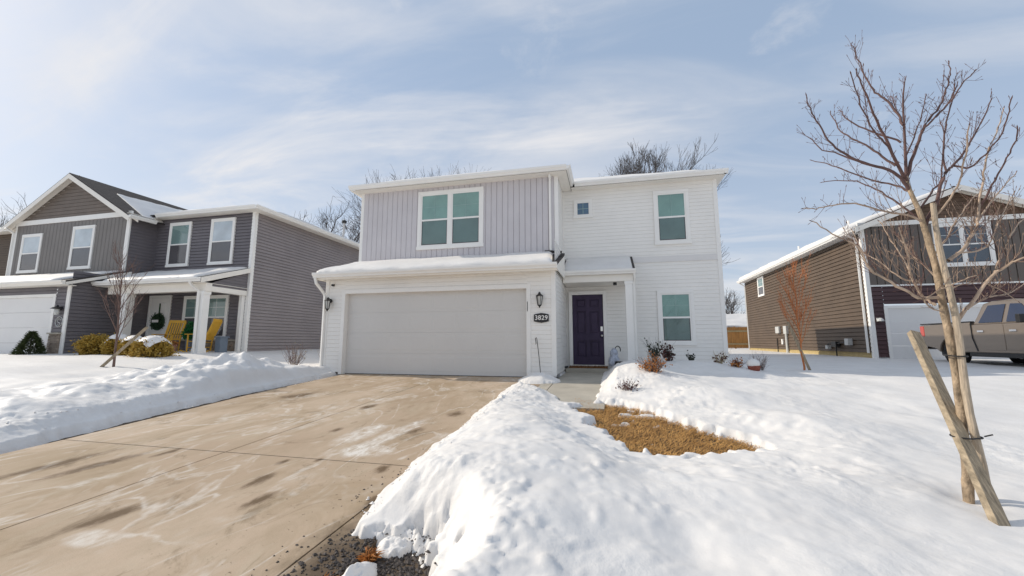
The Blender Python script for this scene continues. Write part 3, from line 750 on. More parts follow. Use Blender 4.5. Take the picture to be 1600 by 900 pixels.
def snow_sheet(mb, c00, c10, c11, c01, t=0.09, nu=40, nv=16, fall=0.10, seed=1, ragged=0.05, thin=None):
    """cover lying on the roof plane spanned by four corners; rounded, uneven edges"""
    c00, c10, c11, c01 = map(Vector, (c00, c10, c11, c01))
    nrm = (c10 - c00).cross(c01 - c00).normalized()
    if nrm.z < 0: nrm = -nrm
    U, V = np.meshgrid(np.linspace(0, 1, nu + 1), np.linspace(0, 1, nv + 1))
    # denser rows by the edges
    U = 0.5 - 0.5 * np.cos(U * np.pi) * (0.25 + 0.75) ; V = 0.5 - 0.5 * np.cos(V * np.pi)
    A = [np.array(c) for c in (c00, c10, c11, c01)]
    Pn = ((1 - U) * (1 - V))[..., None] * A[0] + (U * (1 - V))[..., None] * A[1] + (U * V)[..., None] * A[2] + ((1 - U) * V)[..., None] * A[3]
    lu = ((c10 - c00).length + (c11 - c01).length) / 2; lv = ((c01 - c00).length + (c11 - c10).length) / 2
    e = np.minimum(np.minimum(U, 1 - U) * lu, np.minimum(V, 1 - V) * lv)
    nz = fbm(Pn[..., 0] * 1.3 + seed, Pn[..., 1] * 1.3 + Pn[..., 2], 4, seed)
    h = t * np.sqrt(np.clip(1 - (1 - np.clip(e / fall, 0, 1)) ** 2, 0, 1)) * (1 + 0.35 * nz) + 0.004
    if thin is not None: h = h * thin(Pn[..., 0], Pn[..., 1])
    rag = ragged * fbm(U * lu * 2.2 + seed, V * lv * 2.2, 3, seed + 9)
    dirv = np.array((c01 - c00).normalized()); Pn = Pn + (rag * (e < fall * 0.5))[..., None] * dirv
    Q = Pn + h[..., None] * np.array(nrm)
    b = len(mb.v); mb.v.extend([tuple(map(float, q)) for q in Q.reshape(-1, 3)])
    for j in range(nv):
        for i in range(nu):
            k = b + j * (nu + 1) + i
            mb.f.append((k, k + 1, k + nu + 2, k + nu + 1)); mb.m.append(mb.cur)

def lantern(parent, x, y, z, n=(0, -1)):
    """coach lantern on a wall; (x,y,z) = wall point behind its middle"""
    mb = MB(); mb.tube([(x, y + n[1] * 0.0, z + 0.10), (x, y + n[1] * 0.03, z + 0.10)], 0.055, 12)
    mb.tube([(x, y + n[1] * 0.02, z + 0.10), (x, y + n[1] * 0.06, z + 0.16), (x, y + n[1] * 0.12, z + 0.16)], 0.012, 6)
    cx, cy = x, y + n[1] * 0.12
    mb.lathe((cx, cy, z), [(0.012, 0.19), (0.03, 0.165), (0.035, 0.14), (0.085, 0.105), (0.09, 0.09), (0.06, 0.088)][::-1], 10)
    mb.lathe((cx, cy, z), [(0.004, -0.19), (0.018, -0.165), (0.02, -0.15), (0.042, -0.13), (0.045, -0.115)], 10)
    for k in range(6):
        t = math.pi * k / 3
        mb.tube([(cx + 0.075 * math.cos(t), cy + 0.075 * math.sin(t), z + 0.09), (cx + 0.045 * math.cos(t), cy + 0.045 * math.sin(t), z - 0.12)], 0.007, 4)
    l = mb.build("wall_lantern", M["black"], parent)
    g = MB(); g.lathe((cx, cy, z), [(0.038, -0.115), (0.055, 0.0), (0.068, 0.088)], 6)
    g.build("glass", M["lampglass"], l)
    return l

# ------------------------------------------------------------------ the white house
H = thing("white_house", (-2.2, 12.0, 0), "two-storey white house with gray board-and-batten upper front, wide garage door and plum front door", "house")
GX0, GX1, GY, UY, RY, RX, BY = -7.38, -1.20, 9.40, 10.80, 12.0, 3.07, 23.2
# garage storey
P = FRONT(GY)
mb = MB()
lap(mb, P, 0.06, 2.50, GX0 + 0.09, -6.80, 0.105, 0.0065)
lap(mb, P, 0.06, 2.50, -1.86, GX1 - 0.09, 0.105, 0.0065)
lap(mb, P, 2.12, 2.50, -6.80, -1.86, 0.105, 0.0065)
E_ = EAST(GX1); lap(mb, E_, 0.08, 3.3, GY, RY, 0.105, 0.0065)
W_ = WEST(GX0); lap(mb, W_, 0.0, 5.42, GY + 1.4, BY, 0.105, 0.0065); lap(mb, W_, 0.0, 2.6, GY, GY + 1.4, 0.105, 0.0065)
mb.build("garage_wall", M["white"], H)
mb = MB()
wbox(mb, P, GX0 - 0.012, GX0 + 0.09, 0.05, 2.50, -0.02, 0.02); wbox(mb, P, GX1 - 0.09, GX1 + 0.018, 0.05, 2.50, -0.02, 0.02)
build_pieces(mb, "corner_board", M["trim"], H, bevel=0.004)
mb = MB()   # casing and deep jambs of the garage opening
wbox(mb, P, -6.88, -6.78, 0.0, 2.20, -0.2, 0.024); wbox(mb, P, -1.88, -1.78, 0.0, 2.20, -0.2, 0.024); wbox(mb, P, -6.78, -1.88, 2.10, 2.20, -0.2, 0.024)
mb.build("garage_door_casing", M["trim"], H, bevel=0.004)
mb = MB()
for k in range(4):   # four sections with shallow pressed panels
    z0, z1 = 0.02 + k * 0.525, 0.02 + (k + 1) * 0.525 - 0.0018
    wbox(mb, P, -6.779, -1.881, z0, z1, -0.17, -0.135)
    for q in range(8):
        x0 = -6.72 + q * 0.607
        mb.prism([P(x0, z0 + 0.075, -0.1352), P(x0 + 0.55, z0 + 0.075, -0.1352), P(x0 + 0.55, z1 - 0.075, -0.1352), P(x0, z1 - 0.075, -0.1352)],
                 [P(x0 + 0.02, z0 + 0.095, -0.1325), P(x0 + 0.53, z0 + 0.095, -0.1325), P(x0 + 0.53, z1 - 0.095, -0.1325), P(x0 + 0.02, z1 - 0.095, -0.1325)])
gd = mb.build("garage_door", M["gdoor"], H)
mb = MB(); wbox(mb, P, -6.779, -1.881, 0.004, 0.022, -0.168, -0.125); mb.build("bottom_seal", M["black"], gd)
mb = MB(); wbox(mb, P, GX0 + 0.09, -6.88, 0.0, 0.058, -0.05, -0.01); wbox(mb, P, -1.78, GX1 - 0.09, 0.0, 0.058, -0.05, -0.01)
build_pieces(mb, "footing", M["rock"], H)
mb = MB(); wbox(mb, P, -1.862, -1.848, 1.55, 1.78, 0.0, 0.03); mb.build("keypad", M["black"], H)
# skirt roof above the garage
z_g = 2.63
mb = MB()
roof_quad(mb, [(GX0 - 0.16, 9.10, z_g), (GX1 + 0.10, 9.10, z_g), (GX1 + 0.10, UY - 0.002, z_g + 0.58), (GX0 - 0.16, UY - 0.002, z_g + 0.58)])
sk = mb.build("skirt_roof", M["shingle"], H)
mb = MB()
snow_sheet(mb, (GX0 - 0.13, 9.10, z_g), (GX1 - 0.02, 9.10, z_g), (GX1 - 0.22, UY - 0.003, z_g + 0.58), (GX0 - 0.13, UY - 0.003, z_g + 0.58), 0.085, 60, 14, 0.14, 3, 0.04)
mb.build("roof_snow", M["snow"], sk, smooth=True)
mb = MB()
gutter(mb, (GX0 - 0.15, 9.09, z_g), (GX1 + 0.10, 9.09, z_g), (0, -1))
mb.build("gutter", M["trim"], H)
mb = MB()
wbox(mb, FRONT(9.09), GX0 - 0.15, GX1 + 0.09, 2.46, 2.61, -0.02, 0.0)
mb.box(GX0 - 0.15, GX1 + 0.09, 9.11, GY + 0.0, 2.49, 2.503)
mb.prism([(GX0 - 0.155, 9.095, 2.47), (GX0 - 0.155, GY + 1.3, 2.47), (GX0 - 0.155, GY + 1.3, 3.10), (GX0 - 0.155, 9.095, 2.60)], [(GX0 - 0.135, 9.095, 2.47), (GX0 - 0.135, GY + 1.3, 2.47), (GX0 - 0.135, GY + 1.3, 3.10), (GX0 - 0.135, 9.095, 2.60)])
mb.prism([(GX1 + 0.075, 9.095, 2.50), (GX1 + 0.075, UY, 2.50), (GX1 + 0.075, UY, 3.14), (GX1 + 0.075, 9.095, 2.58)], [(GX1 + 0.095, 9.095, 2.50), (GX1 + 0.095, UY, 2.50), (GX1 + 0.095, UY, 3.14), (GX1 + 0.095, 9.095, 2.58)])
build_pieces(mb, "fascia", M["soffit"], H)
mb = MB()
downspout(mb, [(GX0 - 0.08, 9.03, 2.50), (GX0 - 0.06, 9.06, 2.36), (GX0 - 0.03, 9.30, 2.16), (GX0 + 0.0, 9.352, 2.06), (GX0 + 0.0, 9.352, 0.12), (GX0 - 0.0, 9.26, 0.06)])
build_pieces(mb, "downspout", M["trim"], H)
mb = MB()   # dark exposed shingles and flashing where the skirt roof ends
mb.prism([(GX1 - 0.02, 10.1, 2.965), (GX1 + 0.10, 10.1, 2.965), (GX1 + 0.10, 10.78, 3.195), (GX1 - 0.02, 10.78, 3.195)], [(GX1 - 0.02, 10.1, 2.985), (GX1 + 0.10, 10.1, 2.985), (GX1 + 0.10, 10.78, 3.215), (GX1 - 0.02, 10.78, 3.215)])
mb.tube([(-1.62, 10.70, 3.27), (-1.38, 10.62, 3.23), (-1.16, 10.66, 3.22)], 0.035, 5)
mb.build("gutter_outlet", M["shingle"], H)
lantern(H, -7.22, GY - 0.015, 1.82); lantern(H, -1.545, GY - 0.015, 1.80)
mb = MB(); wbox(mb, P, -7.19, -7.13, 2.315, 2.365, 0.01, 0.07); mb.build("security_camera", M["black"], H)
# number plaque
mb = MB(); pl = [(-1.70, 1.31), (-1.64, 1.295), (-1.525, 1.275), (-1.41, 1.295), (-1.35, 1.31), (-1.35, 1.47), (-1.41, 1.485), (-1.525, 1.505), (-1.64, 1.485), (-1.70, 1.47)]
mb.prism([P(a, b, 0.015) for a, b in pl], [P(a, b, 0.032) for a, b in pl])
sign = mb.build("house_number_plaque", M["black"], H)
fc = bpy.data.curves.new("digits", "FONT"); fc.body = "3829"; fc.size = 0.150; fc.extrude = 0.003; fc.offset = 0.0012; fc.align_x = "CENTER"; fc.align_y = "CENTER"; fc.space_character = 1.05
ft = bpy.data.objects.new("digits_source", fc); COL.objects.link(ft)
dg = bpy.context.evaluated_depsgraph_get()
me = bpy.data.meshes.new_from_object(ft.evaluated_get(dg)); bpy.data.objects.remove(ft)
me.name = "digits"; me.materials.clear(); me.materials.append(M["trim"])
do = bpy.data.objects.new("digits", me); COL.objects.link(do); do.parent = sign
do.rotation_euler = (R(90), 0, 0); do.location = Vector((-1.525, GY - 0.0355, 1.39)) - origin(H)

# upper storey, gray boards
P = FRONT(UY)
mb = MB(); batten(mb, P, GX0 + 0.09, -1.36, 3.0, 5.43, 0.165, 0.026, 0.026)
mb.build("upper_wall", M["gray_bat"], H)
mb = MB(); lap(mb, EAST(-1.27), 3.0, 5.43, UY, RY, 0.105, 0.0065)
wbox(mb, P, GX0 - 0.015, GX0 + 0.09, 3.0, 5.44, -0.02, 0.02); wbox(mb, P, -1.36, -1.25, 3.0, 5.44, -0.02, 0.02)
build_pieces(mb, "upper_corner_board", M["trim"], H, bevel=0.003)
window(H, P, -5.45, -3.40, 3.52, 5.30, lights=2, case=0.10, c0=0.016)
mb = MB(); downspout(mb, [(-1.47, UY - 0.22, 5.42), (-1.47, UY - 0.10, 5.34), (-1.47, UY - 0.055, 5.25), (-1.47, UY - 0.055, 3.36), (-1.45, UY - 0.12, 3.28)], 0.06)
build_pieces(mb, "downspout", M["trim"], H)
# right wing
P = FRONT(RY)
mb = MB(); lap(mb, P, 0.05, 5.43, -1.28, RX - 0.09, 0.105, 0.0065); lap(mb, EAST(RX), 0.0, 5.43, RY, BY, 0.105, 0.0065)
mb.build("wing_wall", M["white"], H)
mb = MB(); wbox(mb, P, RX - 0.09, RX + 0.018, 0.0, 5.44, -0.02, 0.02)
wbox(mb, P, GX1 + 0.001, GX1 + 0.05, 0.05, 3.1, 0.0, 0.02)
build_pieces(mb, "wing_corner_board", M["trim"], H, bevel=0.003)
mb = MB(); wbox(mb, P, 0.72, RX - 0.091, 3.085, 3.25, 0.0, 0.028); mb.build("band_board", M["band_gray"], H)
window(H, P, -0.92, -0.37, 4.53, 5.10, single=True, up="blue_room", bars=(2, 2), case=0.07)
window(H, P, 1.37, 2.33, 3.58, 5.18, bars=(2, 1))
window(H, P, 1.35, 2.31, 0.74, 2.27, bars=(2, 2))
mb = MB(); BW = FRONT(BY); mb.box(GX0, RX, BY - 0.05, BY, 0.0, 5.43); mb.build("back_wall", M["white"], H)
# main roof: hip over everything, hip over the gray projection
ze = 5.54; pt = 0.43
ex0, ex1, ey0, ey1 = GX0 - 0.22, RX + 0.16, RY - 0.32, BY + 0.3
hd = (ey1 - ey0) / 2 * 0.93; zr = ze + hd * pt
rxa, rxb, rya, ryb = ex0 + hd, ex1 - hd, ey0 + hd, ey1 - hd
mb = MB()
roof = [(ex0, ey0, ze), (ex1, ey0, ze), (ex1, ey1, ze), (ex0, ey1, ze), (rxb, rya, zr), (rxa, rya, zr), (rxb, ryb, zr), (rxa, ryb, zr)]
mx_ = (rxa + rxb) / 2
if rxa > rxb: rxa = rxb = mx_
for q in ([(ex0, ey0, ze), (ex1, ey0, ze), (rxb, rya, zr), (rxa, rya, zr)], [(ex1, ey0, ze), (ex1, ey1, ze), (rxb, ryb, zr), (rxb, rya, zr)], [(ex1, ey1, ze), (ex0, ey1, ze), (rxa, ryb, zr), (rxb, ryb, zr)], [(ex0, ey1, ze), (ex0, ey0, ze), (rxa, rya, zr), (rxa, ryb, zr)], [(rxa, rya, zr), (rxb, rya, zr), (rxb, ryb, zr), (rxa, ryb, zr)]):
    mb.face(*q)
# projection
qx0, qx1, qy0 = GX0 - 0.24, -0.96, UY - 0.34
hw = (qx1 - qx0) / 2; zq = ze + 0.015 + hw * pt; qm = (qx0 + qx1) / 2; z1_ = ze + 0.015
mb.face((qx0, qy0, z1_), (qx1, qy0, z1_), (qm, qy0 + hw, zq))
mb.face((qx1, qy0, z1_), (qx1, 15.5, z1_), (qm, 15.5, zq), (qm, qy0 + hw, zq))
mb.face((qx0, 15.5, z1_), (qx0, qy0, z1_), (qm, qy0 + hw, zq), (qm, 15.5, zq))
rf = mb.build("main_roof", M["shingle"], H)
mb = MB()
def on_main(x, y): return ze + (y - ey0) * pt
snow_sheet(mb, (qx1 + 0.22, ey0 + 0.12, on_main(0, ey0 + 0.12)), (ex1 - 0.45, ey0 + 0.12, on_main(0, ey0 + 0.12)), (ex1 - 4.0, ey0 + 4.0, on_main(0, ey0 + 4.0)), (qx1 - 3.0, ey0 + 4.0, on_main(0, ey0 + 4.0)), 0.055, 60, 30, 0.3, 11, 0.05)
snow_sheet(mb, (qx0 + 0.55, qy0 + 0.16, z1_ + 0.16 * pt), (qx1 - 1.5, qy0 + 0.16, z1_ + 0.16 * pt), (qm + 0.2, qy0 + hw - 0.2, zq - 0.2 * pt), (qm - 0.2, qy0 + hw - 0.2, zq - 0.2 * pt), 0.06, 60, 24, 0.35, 12, 0.05)
mb.build("roof_snow", M["snow"], rf, smooth=True)
mb = MB()
gutter(mb, (qx0 + 0.02, qy0 + 0.02, ze + 0.02), (qx1 - 0.02, qy0 + 0.02, ze + 0.02), (0, -1))
gutter(mb, (qx1 - 0.02, qy0 - 0.08, ze + 0.02), (qx1 - 0.02, ey0 + 0.02, ze + 0.02), (1, 0))
gutter(mb, (qx1 + 0.10, ey0 + 0.02, ze), (ex1 + 0.08, ey0 + 0.02, ze), (0, -1))
gutter(mb, (ex1 - 0.02, ey0 - 0.07, ze), (ex1 - 0.02, ey1, ze), (1, 0))
build_pieces(mb, "upper_gutter", M["trim"], H)
mb = MB()   # soffits and frieze
mb.box(qx0 + 0.03, qx1 - 0.03, qy0 + 0.03, UY + 0.0, ze - 0.125, ze - 0.108)
mb.box(-1.26, qx1 - 0.03, UY, RY - 0.001, ze - 0.126, ze - 0.109)
mb.box(qx0 + 0.03, GX0 - 0.016, UY, BY, ze - 0.126, ze - 0.109)
mb.box(-0.97, ex1 - 0.03, ey0 + 0.03, RY, ze - 0.145, ze - 0.128)
mb.box(RX + 0.019, ex1 - 0.03, RY, BY, ze - 0.146, ze - 0.129)
build_pieces(mb, "soffit", M["soffit"], H)
# porch: shed roof, beam, one square column
z_p = 2.72; PY = 10.88
mb = MB()
roof_quad(mb, [(GX1 + 0.02, PY - 0.02, z_p), (0.72, PY - 0.02, z_p), (0.72, RY - 0.016, z_p + 0.56), (GX1 + 0.02, RY - 0.016, z_p + 0.56)], 0.04)
pr = mb.build("porch_roof", M["shingle"], H)
mb = MB(); snow_sheet(mb, (GX1 + 0.03, PY, z_p), (0.66, PY, z_p), (0.66, RY - 0.02, z_p + 0.55), (GX1 + 0.03, RY - 0.02, z_p + 0.55), 0.06, 40, 14, 0.10, 21, 0.03)
mb.build("porch_snow", M["snow"], pr, smooth=True)
mb = MB(); gutter(mb, (GX1 + 0.02, PY - 0.02, z_p), (0.73, PY - 0.02, z_p), (0, -1), 0.115, 0.11); mb.build("porch_gutter", M["trim"], H)
mb = MB()
mb.box(GX1 + 0.02, 0.66, PY + 0.02, PY + 0.22, 2.42, 2.675)
mb.prism([(0.64, PY + 0.22, 2.42), (0.64, RY - 0.02, 2.42), (0.64, RY - 0.02, z_p + 0.50), (0.64, PY + 0.22, z_p + 0.05)], [(0.66, PY + 0.22, 2.42), (0.66, RY - 0.02, 2.42), (0.66, RY - 0.02, z_p + 0.50), (0.66, PY + 0.22, z_p + 0.05)])
mb.box(GX1 + 0.02, 0.63, PY + 0.22, RY - 0.02, 2.435, 2.45)
build_pieces(mb, "porch_beam", M["soffit"], H, bevel=0.004)
mb = MB(); mb.box(0.45, 0.63, PY + 0.03, PY + 0.21, 0.05, 2.418); mb.box(0.43, 0.65, PY + 0.01, PY + 0.23, 0.05, 0.22); mb.box(0.435, 0.645, PY + 0.015, PY + 0.225, 2.34, 2.417)
mb.build("porch_column", M["trim"], H, bevel=0.004)
mb = MB(); downspout(mb, [(0.69, PY - 0.06, 2.62), (0.69, PY + 0.02, 2.50), (0.685, PY + 0.14, 2.38), (0.685, PY + 0.14, 0.3)], 0.055); mb.build("porch_downspout", M["trim"], H)
mb = MB(); mb.tube([(0.20, PY + 0.34, 2.43), (0.20, PY + 0.34, 2.36)], 0.05, 10); mb.build("porch_light", M["black"], H)
# front door
P = FRONT(RY)
mb = MB()
wbox(mb, P, -1.12, -1.02, 0.14, 2.20, 0.0, 0.10); wbox(mb, P, -0.14, -0.04, 0.14, 2.20, 0.0, 0.10); wbox(mb, P, -1.12, -0.04, 2.20, 2.30, 0.0, 0.102)
mb.build("door_casing", M["trim"], H, bevel=0.004)
mb = MB()
dx0, dx1, dz0, dz1 = -1.018, -0.142, 0.19, 2.195
wbox(mb, P, dx0, dx1, dz0, dz1, 0.010, 0.030)
def panel(a0, a1, b0, b1):
    # pressed moulding: recessed border with a raised field
    mb.prism([P(a0, b0, 0.0302), P(a1, b0, 0.0302), P(a1, b1, 0.0302), P(a0, b1, 0.0302)], [P(a0 + 0.012, b0 + 0.012, 0.040), P(a1 - 0.012, b0 + 0.012, 0.040), P(a1 - 0.012, b1 - 0.012, 0.040), P(a0 + 0.012, b1 - 0.012, 0.040)])
for a0, a1, b0, b1 in ((dx0, dx0 + 0.115, dz0, dz1), (dx1 - 0.115, dx1, dz0, dz1), (-0.63, -0.53, dz0, dz1)):
    wbox(mb, P, a0, a1, b0, b1, 0.0301, 0.066)
for b0, b1 in ((dz0, dz0 + 0.22), (0.87, 1.06), (1.72, 1.83), (dz1 - 0.12, dz1)):
    wbox(mb, P, dx0 + 0.115, -0.63, b0, b1, 0.0301, 0.0658); wbox(mb, P, -0.53, dx1 - 0.115, b0, b1, 0.0301, 0.0658)
for a0, a1 in ((dx0 + 0.15, -0.665), (-0.495, dx1 - 0.15)):
    panel(a0, a1, 0.45, 0.83); panel(a0, a1, 1.10, 1.68); panel(a0, a1, 1.865, 2.04)
fd = mb.build("front_door", M["purple"], H)
mb = MB(); wbox(mb, P, -0.225, -0.165, 1.14, 1.27, 0.066, 0.095); mb.build("smart_lock", M["nickel"], fd)
mb = MB(); mb.tube([P(-0.195, 1.01, 0.066), P(-0.195, 1.01, 0.09)], 0.033, 12); mb.tube([P(-0.195, 1.01, 0.088), P(-0.195, 1.01, 0.115), P(-0.195, 1.01, 0.14)], [0.015, 0.030, 0.026], 12); mb.build("door_knob", M["nickel"], fd, smooth=True)
mb = MB(); wbox(mb, P, -1.12, -0.04, 0.13, 0.185, 0.0, 0.13); mb.build("threshold", M["soffit"], H)
mb = MB(); mb.prism([(-1.17, 11.26, -0.05), (-0.06, 11.26, -0.05), (-0.06, 11.985, -0.05), (-1.17, 11.985, -0.05)], [(-1.17, 11.26, 0.115), (-0.06, 11.26, 0.115), (-0.06, 11.985, 0.125), (-1.17, 11.985, 0.125)])
mb.build("door_step", M["conc_pale"], H, bevel=0.01)

# ------------------------------------------------------------------ charcoal house on the left
L = thing("charcoal_house", (-18.0, 12.5, 0.3), "charcoal two-storey house with a front gable, open porch and white trim", "house")
LY, LX, GBY, GGY, IX = 12.5, -13.20, 11.5, 10.0, -18.07
P = FRONT(LY)
mb = MB(); lap(mb, P, 0.3, 5.86, IX, LX - 0.10, 0.125, 0.026); mb.build("front_wall", M["lh_gray"], L)
mb = MB(); lap(mb, EAST(LX), 0.2, 5.90, LY + 0.1, 24.6, 0.125, 0.026); mb.build("side_wall", M["lh_side"], L)
mb = MB(); wbox(mb, P, LX - 0.12, LX + 0.02, 0.2, 5.90, -0.02, 0.022); mb.box(LX - 0.0, LX + 0.021, LY + 0.021, LY + 0.12, 0.2, 5.90)
build_pieces(mb, "corner_board", M["trim"], L, bevel=0.004)
window(L, P, -17.36, -16.24, 3.82, 5.66, up="blind_green", low="screen_dark", bars=None, glass="glass_clear", c0=0.022)
window(L, P, -15.25, -14.08, 3.82, 5.68, up="blind_sky", low="screen_dark", bars=None, glass="glass_clear", c0=0.022)
window(L, P, -16.22, -14.06, 0.93, 2.62, lights=2, up="blind_green", low="screen_dark", bars=(2, 2), glass="glass_clear", c0=0.022)
# gable block
gx0, gx1 = -24.50, IX
P = FRONT(GBY)
zE = 5.72
mb = MB(); batten(mb, P, gx0 + 0.1, gx1 - 0.13, 3.1, zE, 0.20, 0.055, 0.03); mb.build("gable_wall", M["lh_bat"], L)
mb = MB(); lap(mb, EAST(gx1), 3.0, 5.80, GBY, LY, 0.125, 0.02); mb.build("gable_side_wall", M["lh_gray"], L)
gm = (gx0 + gx1) / 2; gp = 0.575
mb = MB(); lap(mb, P, zE + 0.20, zE + 0.2 + 0.55 * 3.3, lambda z: gx0 + (z - zE - 0.1) / gp, lambda z: gx1 - (z - zE - 0.1) / gp, 0.15); mb.build("gable_shake", M["lh_shake"], L)
mb = MB(); wbox(mb, P, gx0 - 0.02, gx0 + 0.1, 3.0, zE, -0.02, 0.03); wbox(mb, P, gx1 - 0.15, gx1 + 0.03, 3.0, zE + 0.06, -0.02, 0.03); wbox(mb, P, gx0 - 0.1, gx1 + 0.1, zE, zE + 0.2, 0.0, 0.06)
build_pieces(mb, "gable_trim", M["trim"], L, bevel=0.004)
window(L, P, -23.98, -22.78, 3.66, 5.32, up="blind_sky", low="screen_dark", bars=None, glass="glass_clear", c0=0.022)
window(L, P, -21.05, -19.83, 3.70, 5.48, up="blind_sky", low="screen_dark", bars=None, glass="glass_clear", c0=0.022)
# gable roof running back, rake boards
ov = 0.36; ry0 = GBY - 0.30; zb = zE + 0.14
def grz(x): return zb + (min(x - gx0, gx1 - x)) * gp
apex = grz(gm)
mb = MB()
roof_quad(mb, [(gm, ry0, apex), (gm, 19.0, apex), (gx0 - ov, 19.0, grz(gx0 - ov)), (gx0 - ov, ry0, grz(gx0 - ov))], 0.04)
roof_quad(mb, [(gm, ry0, apex), (gx1 + ov, ry0, grz(gx1 + ov)), (gx1 + ov, 19.0, grz(gx1 + ov)), (gm, 19.0, apex)], 0.04)
gr_o = mb.build("gable_roof", M["shingle"], L)
mb = MB()
c = lambda x, y: (x, y, grz(x))
snow_sheet(mb, c(gx1 + ov - 0.10, ry0 + 0.60), c(gx1 + ov - 0.10, 17.5), c(gm + 0.25, 17.5), c(gm + 1.15, ry0 + 1.0), 0.07, 60, 24, 0.3, 31, 0.10)
snow_sheet(mb, c(gx0 - ov + 0.02, 18.9), c(gx0 - ov + 0.02, ry0 + 0.02), c(gm - 0.15, ry0 + 0.1), c(gm - 0.15, 18.9), 0.06, 30, 20, 0.2, 32)
mb.build("roof_snow", M["snow"], gr_o, smooth=True)
mb = MB()
for sgn, xe in ((-1, gx0 - ov), (1, gx1 + ov)):
    for off, hgt, yy in ((0.0, 0.20, ry0 - 0.012), (0.0, 0.16, ry0 + 0.30)):
        a0, a1 = (xe, grz(xe) - 0.04), (gm, apex - 0.04)
        q = [(a0[0], yy, a0[1] - hgt), (a1[0], yy, a1[1] - hgt), (a1[0], yy, a1[1]), (a0[0], yy, a0[1])]
        mb.prism(q, [(p[0], p[1] + 0.024, p[2]) for p in q])
    # sloped soffit of the overhang
    q = [(xe, ry0 + 0.013, grz(xe) - 0.10), (gm, ry0 + 0.013, apex - 0.10), (gm, GBY - 0.025, apex - 0.10), (xe, GBY - 0.025, grz(xe) - 0.10)]
    mb.prism(q, [(p[0], p[1], p[2] + 0.015) for p in q])
mb.box(gx1 + 0.03, gx1 + ov, GBY - 0.29, 12.2, zE + 0.01, zE + 0.03)
build_pieces(mb, "rake_board", M["soffit"], L)
# main roof: hip, snow covered, dark near the corner hip
le, lp = 5.98, 0.355
lx1, ly0 = LX + 0.36, LY - 0.32
mb = MB()
Z = lambda d: le + d * lp
roof_quad(mb, [(-31, ly0, le), (lx1, ly0, le), (lx1 - 6, ly0 + 6, Z(6)), (-31, ly0 + 6, Z(6))], 0.04)
roof_quad(mb, [(lx1, ly0, le), (lx1, 25, le), (lx1 - 6, 19, Z(6)), (lx1 - 6, ly0 + 6, Z(6))], 0.04)
lr = mb.build("main_roof", M["shingle"], L)
mb = MB()
snow_sheet(mb, (IX + 0.45, ly0 + 0.02, le), (lx1 - 0.75, ly0 + 0.02, le), (lx1 - 5.2, ly0 + 4.4, Z(4.4)), (IX - 2.2, ly0 + 4.4, Z(4.4)), 0.07, 50, 24, 0.3, 33, 0.06)
snow_sheet(mb, (lx1 - 0.02, ly0 + 0.95, le), (lx1 - 0.02, 24.5, le), (lx1 - 5.2, 19.2, Z(5.2)), (lx1 - 5.2, ly0 + 5.6, Z(5.2)), 0.10, 60, 24, 0.25, 34, 0.14)
snow_sheet(mb, (-31, ly0 + 0.02, le), (gx0 - 0.2, ly0 + 0.02, le), (gx0 + 2, ly0 + 5, Z(5)), (-31, ly0 + 5, Z(5)), 0.07, 30, 16, 0.25, 35, 0.05)
mb.build("roof_snow", M["snow"], lr, smooth=True)
mb = MB()
gutter(mb, (IX + ov, ly0, le), (lx1, ly0, le), (0, -1), 0.14, 0.12)
gutter(mb, (lx1 - 0.0, ly0 - 0.11, le), (lx1 - 0.0, 25, le), (1, 0), 0.14, 0.12)
gutter(mb, (gx1 + ov - 0.02, GBY - 0.31, grz(gx1 + ov) + 0.03), (gx1 + ov - 0.02, 12.15, grz(gx1 + ov) + 0.03), (1, 0), 0.13, 0.11)
gutter(mb, (-31, ly0, le), (gx0 - ov, ly0, le), (0, -1), 0.14, 0.12)
build_pieces(mb, "upper_gutter", M["trim"], L)
mb = MB()
mb.box(IX, lx1 - 0.01, ly0 + 0.01, LY, le - 0.15, le - 0.13); mb.box(LX + 0.022, lx1 - 0.01, LY, 24.8, le - 0.151, le - 0.131)
mb.box(-31, gx0, ly0 + 0.01, LY, le - 0.15, le - 0.13)
build_pieces(mb, "soffit", M["soffit"], L)
mb = MB()
for (x, y, z, h) in ((-14.2, 19.2, 7.0, 0.62), (-14.0, 21.6, 7.0, 0.55)): mb.tube([(x, y, z - 0.6), (x, y, z + h)], 0.05, 8)
build_pieces(mb, "vent_pipe", M["pvc"], L)
mb = MB(); mb.tube([(-14.2, 19.2, 7.42), (-14.2, 19.2, 7.55)], 0.13, 8); mb.build("vent_cap", M["black"], L)
# far left part of the same front
P = FRONT(LY)
mb = MB(); lap(mb, P, 0.3, 5.86, -31, gx0); mb.build("far_front_wall", M["rh_brown"], L)
mb = MB(); downspout(mb, [(gx0 - 0.06, GBY - 0.32, 5.60), (gx0 - 0.06, GBY - 0.05, 5.42), (gx0 - 0.06, GBY - 0.05, 3.2)], 0.08); build_pieces(mb, "downspout", M["trim"], L)
